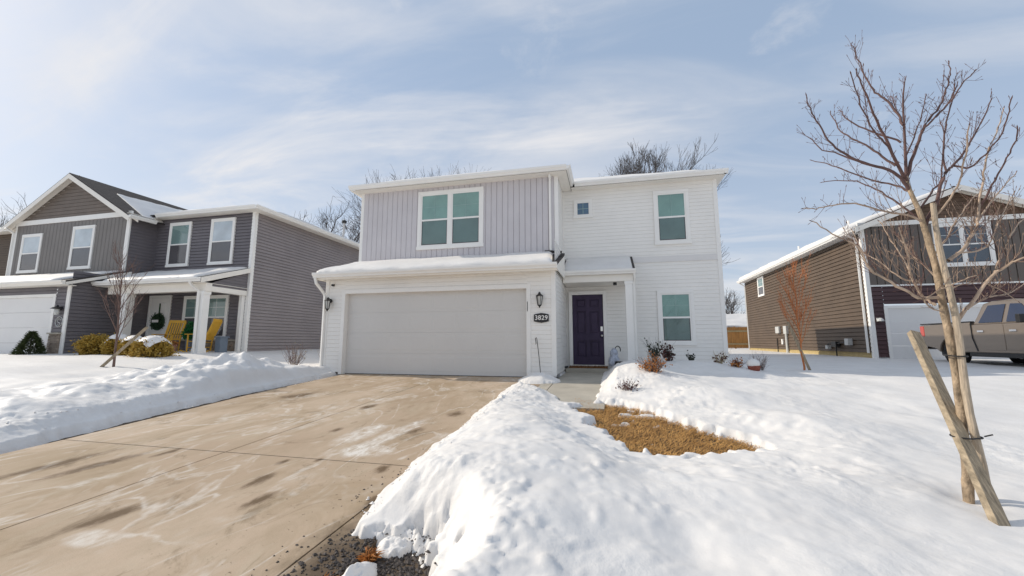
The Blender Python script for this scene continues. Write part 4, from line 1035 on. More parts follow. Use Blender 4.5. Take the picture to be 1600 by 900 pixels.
# garage storey
P = FRONT(GGY)
mb = MB(); lap(mb, P, 0.3, 2.95, -18.70, IX - 0.12, 0.125, 0.02); lap(mb, P, 2.5, 2.95, -25.5, -18.70, 0.125, 0.02)
lap(mb, EAST(IX), 0.2, 3.3, GGY, LY, 0.125, 0.02)
mb.build("garage_wall", M["lh_gray"], L)
mb = MB(); wbox(mb, P, -18.82, -18.70, 0.25, 2.50, -0.05, 0.03); wbox(mb, P, -25.5, -18.82, 2.40, 2.50, -0.05, 0.03)
wbox(mb, P, IX - 0.13, IX + 0.02, 0.25, 2.95, -0.02, 0.022)
build_pieces(mb, "garage_trim", M["trim"], L, bevel=0.004)
mb = MB()
for k in range(4): wbox(mb, P, -25.5, -18.821, 0.27 + k * 0.533, 0.27 + (k + 1) * 0.533 - 0.006, -0.09, -0.03)
mb.build("garage_door", M["lh_gdoor"], L)
mb = MB(); rs = random.Random(3)
z = 0.28
while z < 1.08:
    h = rs.uniform(0.05, 0.10); a = -18.69
    while a < IX - 0.14:
        b = min(a + rs.uniform(0.14, 0.34), IX - 0.135); wbox(mb, P, a + 0.004, b - 0.004, z, z + h - 0.006, 0.0, 0.06 + rs.uniform(0, 0.03)); a = b
    z += h
st = mb.build("stone_base", M["stone"], L)
mb = MB(); wbox(mb, P, -18.72, IX - 0.10, 1.10, 1.15, 0.0, 0.12); mb.build("stone_cap", M["conc_pale"], st)
# roof over the garage
zg2 = 2.90
mb = MB(); roof_quad(mb, [(-27, 9.70, zg2), (IX + 0.25, 9.70, zg2), (IX + 0.25, GBY - 0.02, zg2 + 0.62), (-27, GBY - 0.02, zg2 + 0.62)], 0.04); g2 = mb.build("skirt_roof", M["shingle"], L)
mb = MB(); snow_sheet(mb, (-27, 9.71, zg2), (IX - 0.5, 9.71, zg2), (IX - 0.05, GBY - 0.03, zg2 + 0.62), (-27, GBY - 0.03, zg2 + 0.62), 0.08, 60, 14, 0.2, 41, 0.05); mb.build("roof_snow", M["snow"], g2, smooth=True)
mb = MB(); gutter(mb, (-27, 9.69, zg2), (IX + 0.25, 9.69, zg2), (0, -1), 0.14, 0.12); mb.box(-27, IX + 0.24, 9.70, GGY, zg2 - 0.15, zg2 - 0.13); mb.build("lower_gutter", M["soffit"], L)
mb = MB()  # side rake of that roof
q = [(IX + 0.235, 9.70, zg2 - 0.15), (IX + 0.235, 11.6, zg2 + 0.50), (IX + 0.235, 11.6, zg2 + 0.62), (IX + 0.235, 9.70, zg2 - 0.05)]
mb.prism(q, [(p[0] + 0.02, p[1], p[2]) for p in q]); mb.build("lower_rake", M["soffit"], L)
lo_ = MB(); lo_.tube([P(-18.36, 1.98, 0.0), P(-18.36, 1.98, 0.05)], 0.06, 10); lo_.lathe(P(-18.36, 1.98, 0.13), [(0.17, -0.02), (0.11, 0.03), (0.04, 0.06), (0.02, 0.12)], 12)
wl_o = lo_.build("wall_lantern", M["black"], L)
lo_ = MB(); lo_.lathe(P(-18.36, 1.84, 0.13), [(0.05, -0.09), (0.07, 0.0), (0.06, 0.11)], 10); lo_.build("glass", M["lampglass"], wl_o)
lo_ = MB(); ring = [P(-18.36 + 0.17 * math.cos(t), 1.52 + 0.17 * math.sin(t), 0.03) for t in np.linspace(0, 2 * math.pi, 25)]
lo_.tube(ring, 0.014, 5); lo_.tube([P(-18.36 + 0.09 * math.cos(t) + (0.0), 1.56 + 0.06 * math.sin(t), 0.03) for t in np.linspace(0.3, 4.2, 12)] + [P(-18.36 - 0.06 + 0.12 * k, 1.52 - 0.05 * k, 0.03) for k in (0.6, 1.0)] + [P(-18.36 + 0.06 * math.cos(t), 1.45 + 0.05 * math.sin(t), 0.03) for t in np.linspace(0.4, -2.6, 8)], 0.012, 5)
lo_.build("round_monogram", M["metergray"], L)
# porch
PYL = 10.95
mb = MB(); mb.box(IX + 0.02, LX - 0.02, PYL - 0.15, LY - 0.02, 0.1, 0.43); mb.build("porch_floor", M["conc_pale"], L, bevel=0.01)
mb = MB(); roof_quad(mb, [(IX + 0.05, PYL - 0.33, 2.98), (LX - 0.02, PYL - 0.33, 2.98), (LX - 0.02, LY - 0.02, 3.62), (IX + 0.05, LY - 0.02, 3.62)], 0.04); p2 = mb.build("porch_roof", M["shingle"], L)
mb = MB(); snow_sheet(mb, (IX + 0.35, PYL - 0.32, 2.98), (LX - 0.30, PYL - 0.32, 2.98), (LX - 0.10, LY - 0.04, 3.62), (IX + 0.06, LY - 0.04, 3.62), 0.09, 60, 16, 0.2, 51, 0.05); mb.build("porch_snow", M["snow"], p2, smooth=True)
mb = MB(); gutter(mb, (IX + 0.05, PYL - 0.34, 2.98), (LX - 0.02, PYL - 0.34, 2.98), (0, -1), 0.14, 0.12); mb.build("porch_gutter", M["trim"], L)
mb = MB(); mb.box(IX + 0.35, LX - 0.05, PYL - 0.10, PYL + 0.12, 2.55, 2.82); mb.box(IX + 0.02, LX - 0.05, PYL - 0.30, LY - 0.03, 2.822, 2.84)
mb.box(LX - 0.22, LX - 0.05, PYL + 0.12, LY - 0.03, 2.56, 2.74)
q = [(LX - 0.02, PYL - 0.33, 2.80), (LX - 0.02, LY - 0.02, 3.44), (LX - 0.02, LY - 0.02, 3.62), (LX - 0.02, PYL - 0.33, 2.98)]
mb.prism(q, [(p[0] + 0.025, p[1], p[2]) for p in q])
build_pieces(mb, "porch_beam", M["soffit"], L, bevel=0.004)
mb = MB(); lap(mb, EAST(LX - 0.09), 2.74, 3.42, lambda z: PYL + 0.1 + max(0, (z - 2.86) / 0.41), LY - 0.02); mb.build("porch_end_wall", M["lh_gray"], L)
for (cx_, hw_, yy) in ((-16.85, 0.13, PYL), (-13.42, 0.12, PYL)):
    mb = MB(); mb.box(cx_ - hw_, cx_ + hw_, yy - hw_, yy + hw_, 0.40, 2.548); mb.box(cx_ - hw_ - 0.025, cx_ + hw_ + 0.025, yy - hw_ - 0.025, yy + hw_ + 0.025, 0.38, 0.62); mb.box(cx_ - hw_ - 0.02, cx_ + hw_ + 0.02, yy - hw_ - 0.02, yy + hw_ + 0.02, 2.44, 2.546)
    mb.build("porch_column", M["trim"], L, bevel=0.004)
mb = MB(); mb.box(LX - 0.26, LX - 0.125, LY - 0.16, LY - 0.025, 0.43, 2.82); mb.build("porch_pilaster", M["trim"], L, bevel=0.004)
mb = MB(); downspout(mb, [(-13.62, PYL - 0.40, 2.86), (-13.60, PYL - 0.30, 2.72), (-13.46, PYL - 0.17, 2.55), (-13.44, PYL - 0.165, 0.35)], 0.07); mb.build("porch_downspout", M["trim"], L)
P = FRONT(LY)
mb = MB(); wbox(mb, P, -18.02, -17.92, 0.45, 2.58, 0.0, 0.05); wbox(mb, P, -16.98, -16.88, 0.45, 2.58, 0.0, 0.05); wbox(mb, P, -18.02, -16.88, 2.58, 2.68, 0.0, 0.052); mb.build("door_casing", M["trim"], L, bevel=0.004)
mb = MB(); wbox(mb, P, -17.918, -16.982, 0.47, 2.575, 0.014, 0.03)
for a0, a1 in ((-17.80, -17.50), (-17.40, -17.10)):
    for b0, b1 in ((0.65, 1.30), (1.50, 2.40)): mb.prism([P(a0, b0, 0.0302), P(a1, b0, 0.0302), P(a1, b1, 0.0302), P(a0, b1, 0.0302)], [P(a0 + 0.03, b0 + 0.03, 0.04), P(a1 - 0.03, b0 + 0.03, 0.04), P(a1 - 0.03, b1 - 0.03, 0.04), P(a0 + 0.03, b1 - 0.03, 0.04)])
mb.build("front_door", M["trim"], L)
mb = MB(); z = 0.43
rs = random.Random(9)
while z < 0.86:
    h = rs.uniform(0.05, 0.10); a = -15.0
    while a < -13.47:
        b = min(a + rs.uniform(0.14, 0.34), -13.465); wbox(mb, P, a + 0.004, b - 0.004, z, z + h - 0.006, 0.014, 0.06 + rs.uniform(0, 0.03)); a = b
    z += h
st = mb.build("stone_skirt", M["stone"], L)
mb = MB(); wbox(mb, P, -16.2, -13.465, 0.87, 0.92, 0.016, 0.10); mb.build("stone_cap", M["conc_pale"], st)

# ------------------------------------------------------------------ brown house on the right
B = thing("brown_house", (13.2, 18.74, 0.3), "brown two-storey house with snowy roof, brown gable and pale garage door", "house")
BX, BYf, BB = 10.0, 18.74, 33.2
mb = MB(); lap(mb, WEST(BX), 0.42, 5.30, BYf + 0.1, BB, 0.165, 0.034); mb.build("side_wall", M["rh_brown"], B)
mb = MB(); mb.box(BX + 0.01, BX + 0.2, BYf + 0.1, BB, 0.0, 0.42); mb.box(BX - 0.02, BX + 0.2, BYf + 0.1, BB, 0.0, 0.33); mb.build("foundation", M["foundation"], B)
P = FRONT(BYf)
bx1 = 16.6
mb = MB(); batten(mb, P, BX + 0.12, bx1, 3.06, 5.42, 0.26, 0.045, 0.026); mb.build("upper_wall", M["rh_bat"], B)
mb = MB(); lap(mb, P, 0.25, 3.0, BX + 0.12, 10.50, 0.16, 0.024); lap(mb, P, 2.30, 3.0, 10.50, bx1, 0.16, 0.024); mb.build("lower_wall", M["rh_low"], B)
mb = MB(); wbox(mb, P, BX + 0.12, bx1, 3.0, 3.06, 0.0, 0.03); wbox(mb, P, BX - 0.02, BX + 0.13, 0.2, 5.42, -0.02, 0.024); mb.box(BX - 0.021, BX + 0.0, BYf + 0.021, BYf + 0.13, 0.2, 5.34); wbox(mb, P, BX - 0.1, bx1, 5.42, 5.60, 0.0, 0.05); build_pieces(mb, "trim_board", M["trim"], B, bevel=0.004)
mb = MB(); bp_ = 0.40; bm = 13.25
lap(mb, P, 5.60, 6.95, lambda z: BX - 0.1 + (z - 5.50) / bp_, lambda z: 2 * bm - BX + 0.1 - (z - 5.50) / bp_, 0.16); mb.build("gable_shake", M["rh_gable"], B)
window(B, P, 12.35, 14.20, 3.68, 5.40, lights=2, up="dark_room", low="dark_room", bars=(2, 2), glass="glass_clear", case=0.12, c0=0.022)
mb = MB(); wbox(mb, P, 10.48, 10.60, 0.2, 2.24, -0.05, 0.03); wbox(mb, P, 10.60, 15.50, 2.14, 2.24, -0.05, 0.03); wbox(mb, P, 15.50, 15.62, 0.2, 2.24, -0.05, 0.03); build_pieces(mb, "garage_trim", M["trim"], B, bevel=0.004)
mb = MB()
for k in range(4): wbox(mb, P, 10.601, 15.499, 0.2 + k * 0.485, 0.2 + (k + 1) * 0.485 - 0.006, -0.09, -0.03)
mb.build("garage_door", M["lh_gdoor"], B)
mb = MB(); wbox(mb, P, 10.18, 10.34, 1.68, 1.76, 0.0, 0.10); mb.lathe(P(10.26, 1.66, 0.13), [(0.12, -0.03), (0.10, 0.05), (0.03, 0.10)], 10); mb.build("wall_lantern", M["metergray"], B)
# gable roof, ridge running back
bz = 5.45; ov = 0.35
def bzr(x): return bz + 0.05 + (min(x - BX, 2 * bm - BX - x)) * bp_
by0 = BYf - 0.35; ap = bzr(bm)
mb = MB()
roof_quad(mb, [(bm, by0, ap), (bm, BB + 0.3, ap), (BX - ov, BB + 0.3, bzr(BX - ov)), (BX - ov, by0, bzr(BX - ov))], 0.05)
roof_quad(mb, [(bm, by0, ap), (2 * bm - BX + ov, by0, bzr(BX - ov)), (2 * bm - BX + ov, BB + 0.3, bzr(BX - ov)), (bm, BB + 0.3, ap)], 0.05)
br = mb.build("main_roof", M["shingle"], B)
mb = MB(); c = lambda x, y: (x, y, bzr(x))
snow_sheet(mb, c(BX - ov - 0.05, BB + 0.25), c(BX - ov - 0.05, by0 + 0.55), c(bm - 0.05, by0 + 0.55), c(bm - 0.05, BB + 0.25), 0.20, 70, 30, 0.28, 61, 0.12)
snow_sheet(mb, c(bm + 0.05, by0 + 0.6), c(2 * bm - BX + ov, by0 + 0.6), c(2 * bm - BX + ov, BB), c(bm + 0.05, BB), 0.2, 40, 30, 0.28, 62)
mb.build("roof_snow", M["snow"], br, smooth=True)
mb = MB()
for xe in (BX - ov, 2 * bm - BX + ov):
    for hgt, yy in ((0.22, by0 - 0.02), (0.16, BYf - 0.04)):
        q = [(xe, yy, bzr(xe) - hgt), (bm, yy, ap - hgt), (bm, yy, ap - 0.01), (xe, yy, bzr(xe) - 0.01)]
        mb.prism(q, [(p[0], p[1] + 0.02, p[2]) for p in q])
    q = [(xe, by0 + 0.001, bzr(xe) - 0.11), (bm, by0 + 0.001, ap - 0.11), (bm, BYf - 0.045, ap - 0.11), (xe, BYf - 0.045, bzr(xe) - 0.11)]
    mb.prism(q, [(p[0], p[1], p[2] + 0.02) for p in q])
build_pieces(mb, "rake_board", M["soffit"], B)
mb = MB(); gutter(mb, (BX - ov, by0 - 0.01, bzr(BX - ov)), (BX - ov, BB + 0.3, bzr(BX - ov)), (-1, 0), 0.14, 0.12); mb.box(BX - ov + 0.005, BX - 0.0, BYf, BB, 5.20, 5.22); mb.build("gutter", M["trim"], B)
mb = MB(); downspout(mb, [(BX - ov - 0.05, BYf + 0.22, 5.20), (BX - 0.1, BYf + 0.25, 5.02), (BX - 0.06, BYf + 0.25, 4.9), (BX - 0.06, BYf + 0.25, 0.4)], 0.08)
downspout(mb, [(BX - ov - 0.05, BB - 0.1, 5.20), (BX - 0.05, BB - 0.08, 4.95), (BX - 0.05, BB - 0.08, 0.4)], 0.08); build_pieces(mb, "downspout", M["trim"], B)
mb = MB()
for (x, y) in ((11.4, 27.5), (11.2, 21.8)): mb.tube([(x, y, bzr(x) - 0.1), (x, y, bzr(x) + 0.55)], 0.05, 8)
build_pieces(mb, "vent_pipe", M["trim"], B)
window(B, WEST(BX), 29.35, 30.45, 3.85, 5.25 - 0.12, up="blind_green", low="screen_dark", bars=(2, 2), glass="glass_clear", c0=0.022)
P = WEST(BX)
mb = MB(); wbox(mb, P, 27.3, 27.8, 1.35, 1.75, 0.018, 0.16); mb.build("meter_box", M["metergray"], B, bevel=0.03)
mb = MB(); wbox(mb, P, 26.25, 26.65, 1.30, 1.75, 0.018, 0.15); mb.tube([P(26.45, 1.3, 0.08), P(26.45, 0.2, 0.08)], 0.07, 8); mb.build("electric_meter", M["metergray"], B)
mb = MB(); wbox(mb, P, 27.0, 27.16, 0.70, 1.0, 0.018, 0.10); mb.build("cable_box", M["trim"], B)
mb = MB(); mb.tube([P(27.9, 0.2, 0.05), P(27.9, 1.05, 0.05)], 0.025, 6); mb.build("conduit", M["black"], B)
mb = MB(); mb.tube([P(21.1, 0.2, 0.16), P(21.1, 0.75, 0.16), P(20.7, 0.80, 0.16), P(20.2, 0.82, 0.14)], 0.03, 6); mb.tube([P(21.1, 0.75, 0.16), P(21.7, 0.78, 0.16), P(21.9, 0.62, 0.16)], 0.03, 6); wbox(mb, P, 21.0, 21.35, 0.62, 0.85, 0.05, 0.22); gm_o = mb.build("gas_meter", M["black"], B)
mb = MB(); wbox(mb, P, 20.05, 20.32, 0.70, 0.98, 0.03, 0.2); wbox(mb, P, 21.75, 21.95, 0.52, 0.68, 0.05, 0.2); mb.build("meter_body", M["metergray"], gm_o)

# ------------------------------------------------------------------ the young tree in front
TREE = [["trunk",[[2.582,3.92,-0.364],[2.598,3.92,-0.13],[2.608,3.92,0.079],[2.616,3.92,0.411],[2.614,3.92,0.703],[2.601,3.92,0.978],[2.591,3.92,1.182],[2.584,3.92,1.415],[2.562,3.92,1.601],[2.544,3.92,1.752]],0.046,0.033],["t2",[[2.544,3.92,1.752],[2.524,3.923,1.902],[2.49,3.928,2.055],[2.475,3.934,2.17],[2.49,3.94,2.358],[2.513,3.947,2.619],[2.536,3.954,2.885],[2.568,3.962,3.052],[2.589,3.97,3.115]],0.027,0.003],["l",[[2.475,3.934,2.17],[2.391,3.891,2.335],[2.271,3.828,2.614],[2.186,3.754,2.755],[2.086,3.672,2.947],[2.011,3.584,3.002]],0.015,0.0025],["l",[[2.51,3.947,2.677],[2.483,3.976,2.834],[2.437,4.019,2.987],[2.398,4.069,3.1],[2.377,4.124,3.299],[2.364,4.184,3.541],[2.374,4.247,3.708]],0.01,0.0025],["l",[[2.398,3.891,2.318],[2.268,3.792,2.471],[2.115,3.647,2.52],[1.958,3.478,2.65],[1.82,3.291,2.808]],0.009,0.0025],["l",[[2.477,3.928,2.1],[2.396,3.904,2.228],[2.238,3.869,2.296],[2.042,3.828,2.384],[1.889,3.783,2.489],[1.788,3.734,2.655],[1.71,3.682,2.78],[1.662,3.628,2.869]],0.014,0.0025],["l",[[2.238,3.869,2.296],[2.124,3.902,2.369],[2.014,3.95,2.474],[1.922,4.007,2.547],[1.861,4.069,2.704]],0.008,0.0025],["l",[[2.387,3.891,2.302],[2.308,3.953,2.442],[2.242,4.043,2.601],[2.173,4.148,2.744],[2.177,4.265,2.929],[2.207,4.391,3.091]],0.009,0.0025],["l",[[2.48,3.947,2.524],[2.365,3.996,2.634],[2.293,4.069,2.736],[2.213,4.153,2.881],[2.238,4.246,2.989],[2.262,4.347,3.084]],0.008,0.0025],["l",[[2.49,3.928,2.055],[2.451,4.027,2.169],[2.305,4.172,2.312],[2.149,4.341,2.526],[2.067,4.528,2.666]],0.009,0.0025],["l",[[2.549,3.92,1.79],[2.435,3.901,1.863],[2.267,3.872,1.899],[2.031,3.839,1.978],[1.85,3.802,1.958],[1.714,3.762,1.934],[1.603,3.72,1.934]],0.009,0.0025],["l",[[2.53,3.92,1.818],[2.401,4.002,2.039],[2.318,4.123,2.207],[2.252,4.264,2.33],[2.091,4.42,2.388]],0.008,0.0025],["l",[[2.587,3.92,1.182],[2.434,3.88,1.176],[2.299,3.822,1.23],[2.141,3.754,1.317],[2.001,3.678,1.387],[1.891,3.597,1.558],[1.689,3.511,1.655],[1.529,3.42,1.74]],0.014,0.0025],["l",[[2.547,3.92,1.126],[2.508,3.969,1.189],[2.498,4.042,1.332],[2.498,4.126,1.54],[2.478,4.219,1.734],[2.471,4.32,1.942]],0.011,0.0025],["l",[[2.508,3.969,1.189],[2.399,3.903,1.357],[2.333,3.807,1.509],[2.247,3.694,1.642],[2.155,3.569,1.69]],0.008,0.0025],["l",[[2.498,4.042,1.332],[2.407,4.091,1.397],[2.323,4.164,1.556],[2.278,4.248,1.634],[2.247,4.342,1.871]],0.007,0.0025],["l",[[2.585,3.92,1.311],[2.603,4.035,1.435],[2.631,4.204,1.566],[2.681,4.402,1.737],[2.77,4.62,1.861]],0.007,0.0025],["l",[[2.48,3.934,2.215],[2.594,3.963,2.484],[2.707,4.006,2.684],[2.859,4.056,2.864],[2.962,4.111,3.04],[3.048,4.171,3.202],[3.109,4.234,3.362]],0.013,0.0025],["l",[[2.673,4.006,2.63],[2.753,3.957,2.726],[2.817,3.884,2.812],[2.833,3.8,2.886],[2.835,3.707,2.917],[2.803,3.606,2.901]],0.008,0.0025],["l",[[2.753,3.957,2.726],[2.877,4.005,2.836],[2.99,4.075,3.012],[3.086,4.157,3.205]],0.006,0.002],["l",[[2.546,3.92,1.763],[2.665,3.952,1.982],[2.795,3.998,2.239],[2.894,4.053,2.32],[3.043,4.113,2.482],[3.195,4.178,2.685],[3.331,4.247,2.875],[3.45,4.32,3.069]],0.014,0.0025],["l",[[2.794,3.998,2.239],[2.803,4.014,2.415],[2.865,4.039,2.652],[2.961,4.067,2.892],[3.036,4.098,3.081]],0.008,0.0025],["l",[[2.894,4.053,2.32],[2.963,4.004,2.269],[3.029,3.931,2.351],[3.069,3.847,2.441],[3.069,3.754,2.577],[3.022,3.653,2.655]],0.008,0.0025],["l",[[2.586,3.92,1.814],[2.618,3.858,1.873],[2.664,3.768,1.997],[2.672,3.663,2.15],[2.638,3.546,2.313],[2.57,3.42,2.379]],0.01,0.0025],["l",[[2.663,3.92,1.475],[2.774,3.947,1.553],[2.902,3.986,1.693],[2.984,4.032,1.819],[3.062,4.082,2.022],[3.157,4.137,2.261],[3.26,4.195,2.497],[3.398,4.256,2.701],[3.508,4.32,2.905]],0.014,0.0025],["l",[[3.043,4.082,1.941],[3.114,4.033,2.11],[3.164,3.96,2.267],[3.177,3.876,2.388],[3.145,3.782,2.477]],0.009,0.0025],["l",[[2.984,4.032,1.819],[3.178,4.152,1.992],[3.421,4.327,2.185],[3.704,4.532,2.385]],0.008,0.0025],["l",[[2.622,3.92,0.882],[2.658,3.891,1.001],[2.762,3.848,1.17],[2.844,3.798,1.328],[2.909,3.743,1.404],[2.961,3.683,1.438],[3.095,3.62,1.469]],0.015,0.005],["l",[[2.858,3.798,1.343],[2.936,3.831,1.459],[3.05,3.879,1.631],[3.159,3.936,1.742],[3.256,3.998,1.806]],0.009,0.0025],["l",[[2.721,3.891,1.085],[2.96,4.011,1.177],[3.244,4.186,1.231],[3.501,4.391,1.331]],0.006,0.0025],["l",[[2.597,3.92,1.166],[2.79,4.016,1.291],[3.082,4.156,1.307],[3.382,4.32,1.177]],0.006,0.0025],["l",[[2.574,3.92,1.521],[2.744,4.019,1.685],[2.953,4.164,1.889],[3.195,4.333,2.1],[3.463,4.52,2.237]],0.008,0.0025],["l",[[2.597,3.92,1.054],[2.491,3.883,1.104],[2.421,3.829,1.151],[2.492,3.766,1.232],[2.57,3.696,1.279],[2.618,3.62,1.313]],0.005,0.0025],["l",[[2.49,3.94,2.358],[2.663,4.084,2.613],[2.883,4.294,2.915],[3.106,4.54,3.228]],0.007,0.0025],["l",[[2.511,3.947,2.648],[2.602,4.15,2.932],[2.761,4.447,3.221]],0.005,0.002],["l",[[2.524,3.923,1.901],[2.701,4.038,2.094],[2.897,4.207,2.257],[3.104,4.405,2.724],[3.241,4.623,2.988]],0.009,0.0025],["l",[[2.773,3.947,1.543],[3.052,4.091,1.614],[3.381,4.301,1.958],[3.668,4.547,2.198]],0.007,0.0025]]
def unit(v):
    v = Vector(v); return v.normalized()
def rvec(r): return Vector((r.uniform(-1, 1), r.uniform(-1, 1), r.uniform(-1, 1)))

def smooth_line(P, sub=3):
    P = [Vector(p) for p in P]; out = []
    for i in range(len(P) - 1):
        p0 = P[max(i - 1, 0)]; p1 = P[i]; p2 = P[i + 1]; p3 = P[min(i + 2, len(P) - 1)]
        for k in range(sub):
            t = k / sub
            out.append(0.5 * ((2 * p1) + (p2 - p0) * t + (2 * p0 - 5 * p1 + 4 * p2 - p3) * t * t + (3 * p1 - p0 - 3 * p2 + p3) * t ** 3))
    out.append(P[-1]); return out

def twig(mb, p, d, L, r, lvl, rg, up=0.25, n=4, buds=True, wig=0.18, nsub=(2, 4), sides=4):
    """a wandering twig with alternate side twigs"""
    p = Vector(p); d = unit(d); seg = L / n; pts = [p.copy()]; ds = [d.copy()]
    for i in range(n):
        d = unit(d + rvec(rg) * wig + Vector((0, 0, up * 0.35)))
        p = p + d * seg; pts.append(p.copy()); ds.append(d.copy())
    mb.tube(pts, [max(r * (1 - 0.65 * i / n), 0.0011) for i in range(n + 1)], sides, cap=False)
    if buds:
        e = pts[-1]; mb.tube([e, e + d * 0.010, e + d * 0.022], [r * 0.8, r * 1.35, r * 0.2], 4, cap=False)
    if lvl > 0:
        for k in range(rg.randint(*nsub)):
            t = rg.uniform(0.2, 0.95); i = min(int(t * n), n - 1)
            q = pts[i].lerp(pts[i + 1], t * n - i)
            dd = unit(ds[i] + unit(rvec(rg)) * 0.85 + Vector((0, 0, up)))
            twig(mb, q, dd, L * rg.uniform(0.3, 0.6), r * 0.62, lvl - 1, rg, up, max(2, n - 1), buds, wig, nsub, sides)

rg = random.Random(11)
bx_, by_ = 2.58, 3.92
T = thing("young_tree", (bx_, by_, SZ(bx_, by_)), "bare young tree with tan trunk and red-brown twigs, strapped to stakes in the near snow", "tree")
tr, lb, ld, tw, tp = MB(), MB(), MB(), MB(), MB()
for kind, pts, r0, r1 in TREE:
    if kind == "trunk":
        pts = [[pts[0][0] - 0.005, pts[0][1], pts[0][2] - 0.25]] + pts
    S = smooth_line(pts, 3 if kind == "trunk" else 4)
    n = len(S) - 1
    if kind == "l": S = [s + rvec(rg) * 0.006 for s in S]
    if kind == "trunk": r0, r1 = 0.035, 0.021
    elif kind == "t2": r0 = 0.021
    else: r0, r1 = r0 * 1.05, max(r1, 0.0034)
    rad = [r0 + (r1 - r0) * (i / n) ** 0.85 for i in range(n + 1)]
    if kind == "trunk":
        rad = [r * (1 + 0.07 * math.sin(i * 1.7) + 0.03 * math.sin(i * 4.1)) for i, r in enumerate(rad)]
        tr.tube(S, rad, 12); continue
    if kind == "t2":
        k_ = int(n * 0.42); tr.tube(S[:k_ + 1], rad[:k_ + 1], 8, cap=False); ld.tube(S[k_:], rad[k_:], 8, cap=False)  # leader's top switches to the painted backlit tone
    else:
        (ld if sum(s.z for s in S) / len(S) > 2.15 else lb).tube(S, rad, 6, cap=False)  # high limbs get the backlit colour, low ones the sunlit colour
    low_limb = kind == "l" and sum(s.z for s in S) / len(S) <= 2.15
    if low_limb:      # many side shoots on the lower limbs, sunlight painted in as a paler tone
        for k in range(int(sum((S[i + 1] - S[i]).length for i in range(n)) / 0.12)):
            t = rg.uniform(0.15, 0.80); i = min(int(t * n), n - 1); q = S[i].lerp(S[i + 1], t * n - i)
            if q.z > 1.9: continue
            ax = unit(S[i + 1] - S[i])
            lb.cur = 1; twig(lb, q, unit(ax * 0.8 + unit(rvec(rg)) * 0.75 + Vector((0, 0, 0.45))), rg.uniform(0.12, 0.34), 0.0030, 1, rg, 0.4, 5, True, 0.16, (2, 4)); lb.cur = 0
    # short fruiting spurs and side shoots along the limb
    ln = sum((S[i + 1] - S[i]).length for i in range(n))
    for k in range(int(ln / 0.046)):
        t = rg.uniform(0.12, 0.97); i = min(int(t * n), n - 1)
        q = S[i].lerp(S[i + 1], t * n - i); ax = unit(S[i + 1] - S[i])
        dd = unit(ax * 0.55 + unit(rvec(rg)) * 0.8 + Vector((0, 0, 0.35)))
        rr = rad[i]
        u = rg.random()
        if u < 0.60: twig(tw, q, dd, rg.uniform(0.025, 0.075), 0.0019, 0, rg, 0.2, 2)
        elif u < 0.93 or t > 0.65: twig(tw, q, dd, rg.uniform(0.06, 0.17) * (1.0 if t < 0.8 else 0.5), 0.0020, 1, rg, 0.35, 3, True, 0.2, (1, 2))
        else: twig(tw, q, unit(ax + rvec(rg) * 0.5 + Vector((0, 0, 0.3))), rg.uniform(0.22, 0.48), 0.0027, 1, rg, 0.4, 5, True, 0.14, (3, 6))
    e = S[-1]; d = unit(S[-1] - S[-2]); tw.tube([e, e + d * 0.012, e + d * 0.03], [r1, r1 * 1.3, r1 * 0.2], 4, cap=False)
tro = tr.build("trunk", M["bark"], T, smooth=True)
lb.build("limbs", [M["limb"], M["limb_half_lit"]], T, smooth=True)
lbo = ld.build("limbs", M["limb_backlit"], T, smooth=True)
tw.build("twigs", M["twig"], lbo)

# pole and board stake beside it, and their straps
def at(x, y, dz=0.0): return (x, y, SZ(x, y) + dz)
pole_b, pole_t = Vector((2.655, 3.845, -0.62)), Vector((2.585, 3.862, 1.945))
Pl = [pole_b.lerp(pole_t, t / 14) + Vector((0.010 * math.sin(t * 0.9), 0.004 * math.cos(t), 0)) for t in range(15)]
mb = MB(); mb.tube(Pl, [0.028 - 0.010 * t / 14 + 0.0012 * math.sin(t * 2.3) for t in range(15)], 10)
o = mb.build("tree_pole", M["wood_pole"], None, smooth=False)
tag(o, "pale round pole standing upright right against the near tree's trunk", "stake")
a_, b_ = Vector((2.33, 3.14, -0.70)), Vector((2.72, 4.49, 0.915))
d = (b_ - a_).normalized(); sx = Vector((1.0, 0.30, 0)); sx = (sx - d * sx.dot(d)).normalized(); sy = d.cross(sx).normalized()
w, h = 0.040, 0.026
mb = MB()
mb.prism([a_ - sx * w - sy * h, a_ + sx * w - sy * h, a_ + sx * w + sy * h, a_ - sx * w + sy * h], [b_ - sx * w - sy * h, b_ + sx * w - sy * h, b_ + sx * w + sy * h, b_ - sx * w + sy * h])
o = mb.build("board_stake", M["wood_gray"], None, bevel=0.004)
tag(o, "weathered square board stake leaning left across the near tree's trunk", "stake")
def hull_loop(mb, pts, z, pad, r=0.006):
    """a strap drawn tight round a set of (x, y, radius) members"""
    cxm = sum(p[0] for p in pts) / len(pts); cym = sum(p[1] for p in pts) / len(pts); out = []
    for k in range(29):
        a = 2 * math.pi * k / 28; dx, dy = math.cos(a), math.sin(a)
        e = max((p[0] - cxm) * dx + (p[1] - cym) * dy + p[2] for p in pts) + pad
        out.append((cxm + dx * e, cym + dy * e, z + 0.004 * math.sin(a)))
    mb.tube(out, r, 5, cap=False)
def on(a, b, z): t = (z - a.z) / (b.z - a.z); return a.lerp(b, t)
z = 0.13; q1, q2 = on(a_, b_, z), on(pole_b, pole_t, z)
mb = MB(); hull_loop(mb, [(q1.x, q1.y, 0.035), (q2.x, q2.y, 0.03), (2.607, 3.92, 0.047)], z, 0.004)
mb.tube([(q2.x + 0.03, q2.y - 0.03, z + 0.01), (q2.x + 0.07, q2.y - 0.05, z + 0.03)], 0.005, 4)
tag(mb.build("tie_strap", M["strap"], None), "lower black strap tying trunk, pole and leaning board together", "strap")
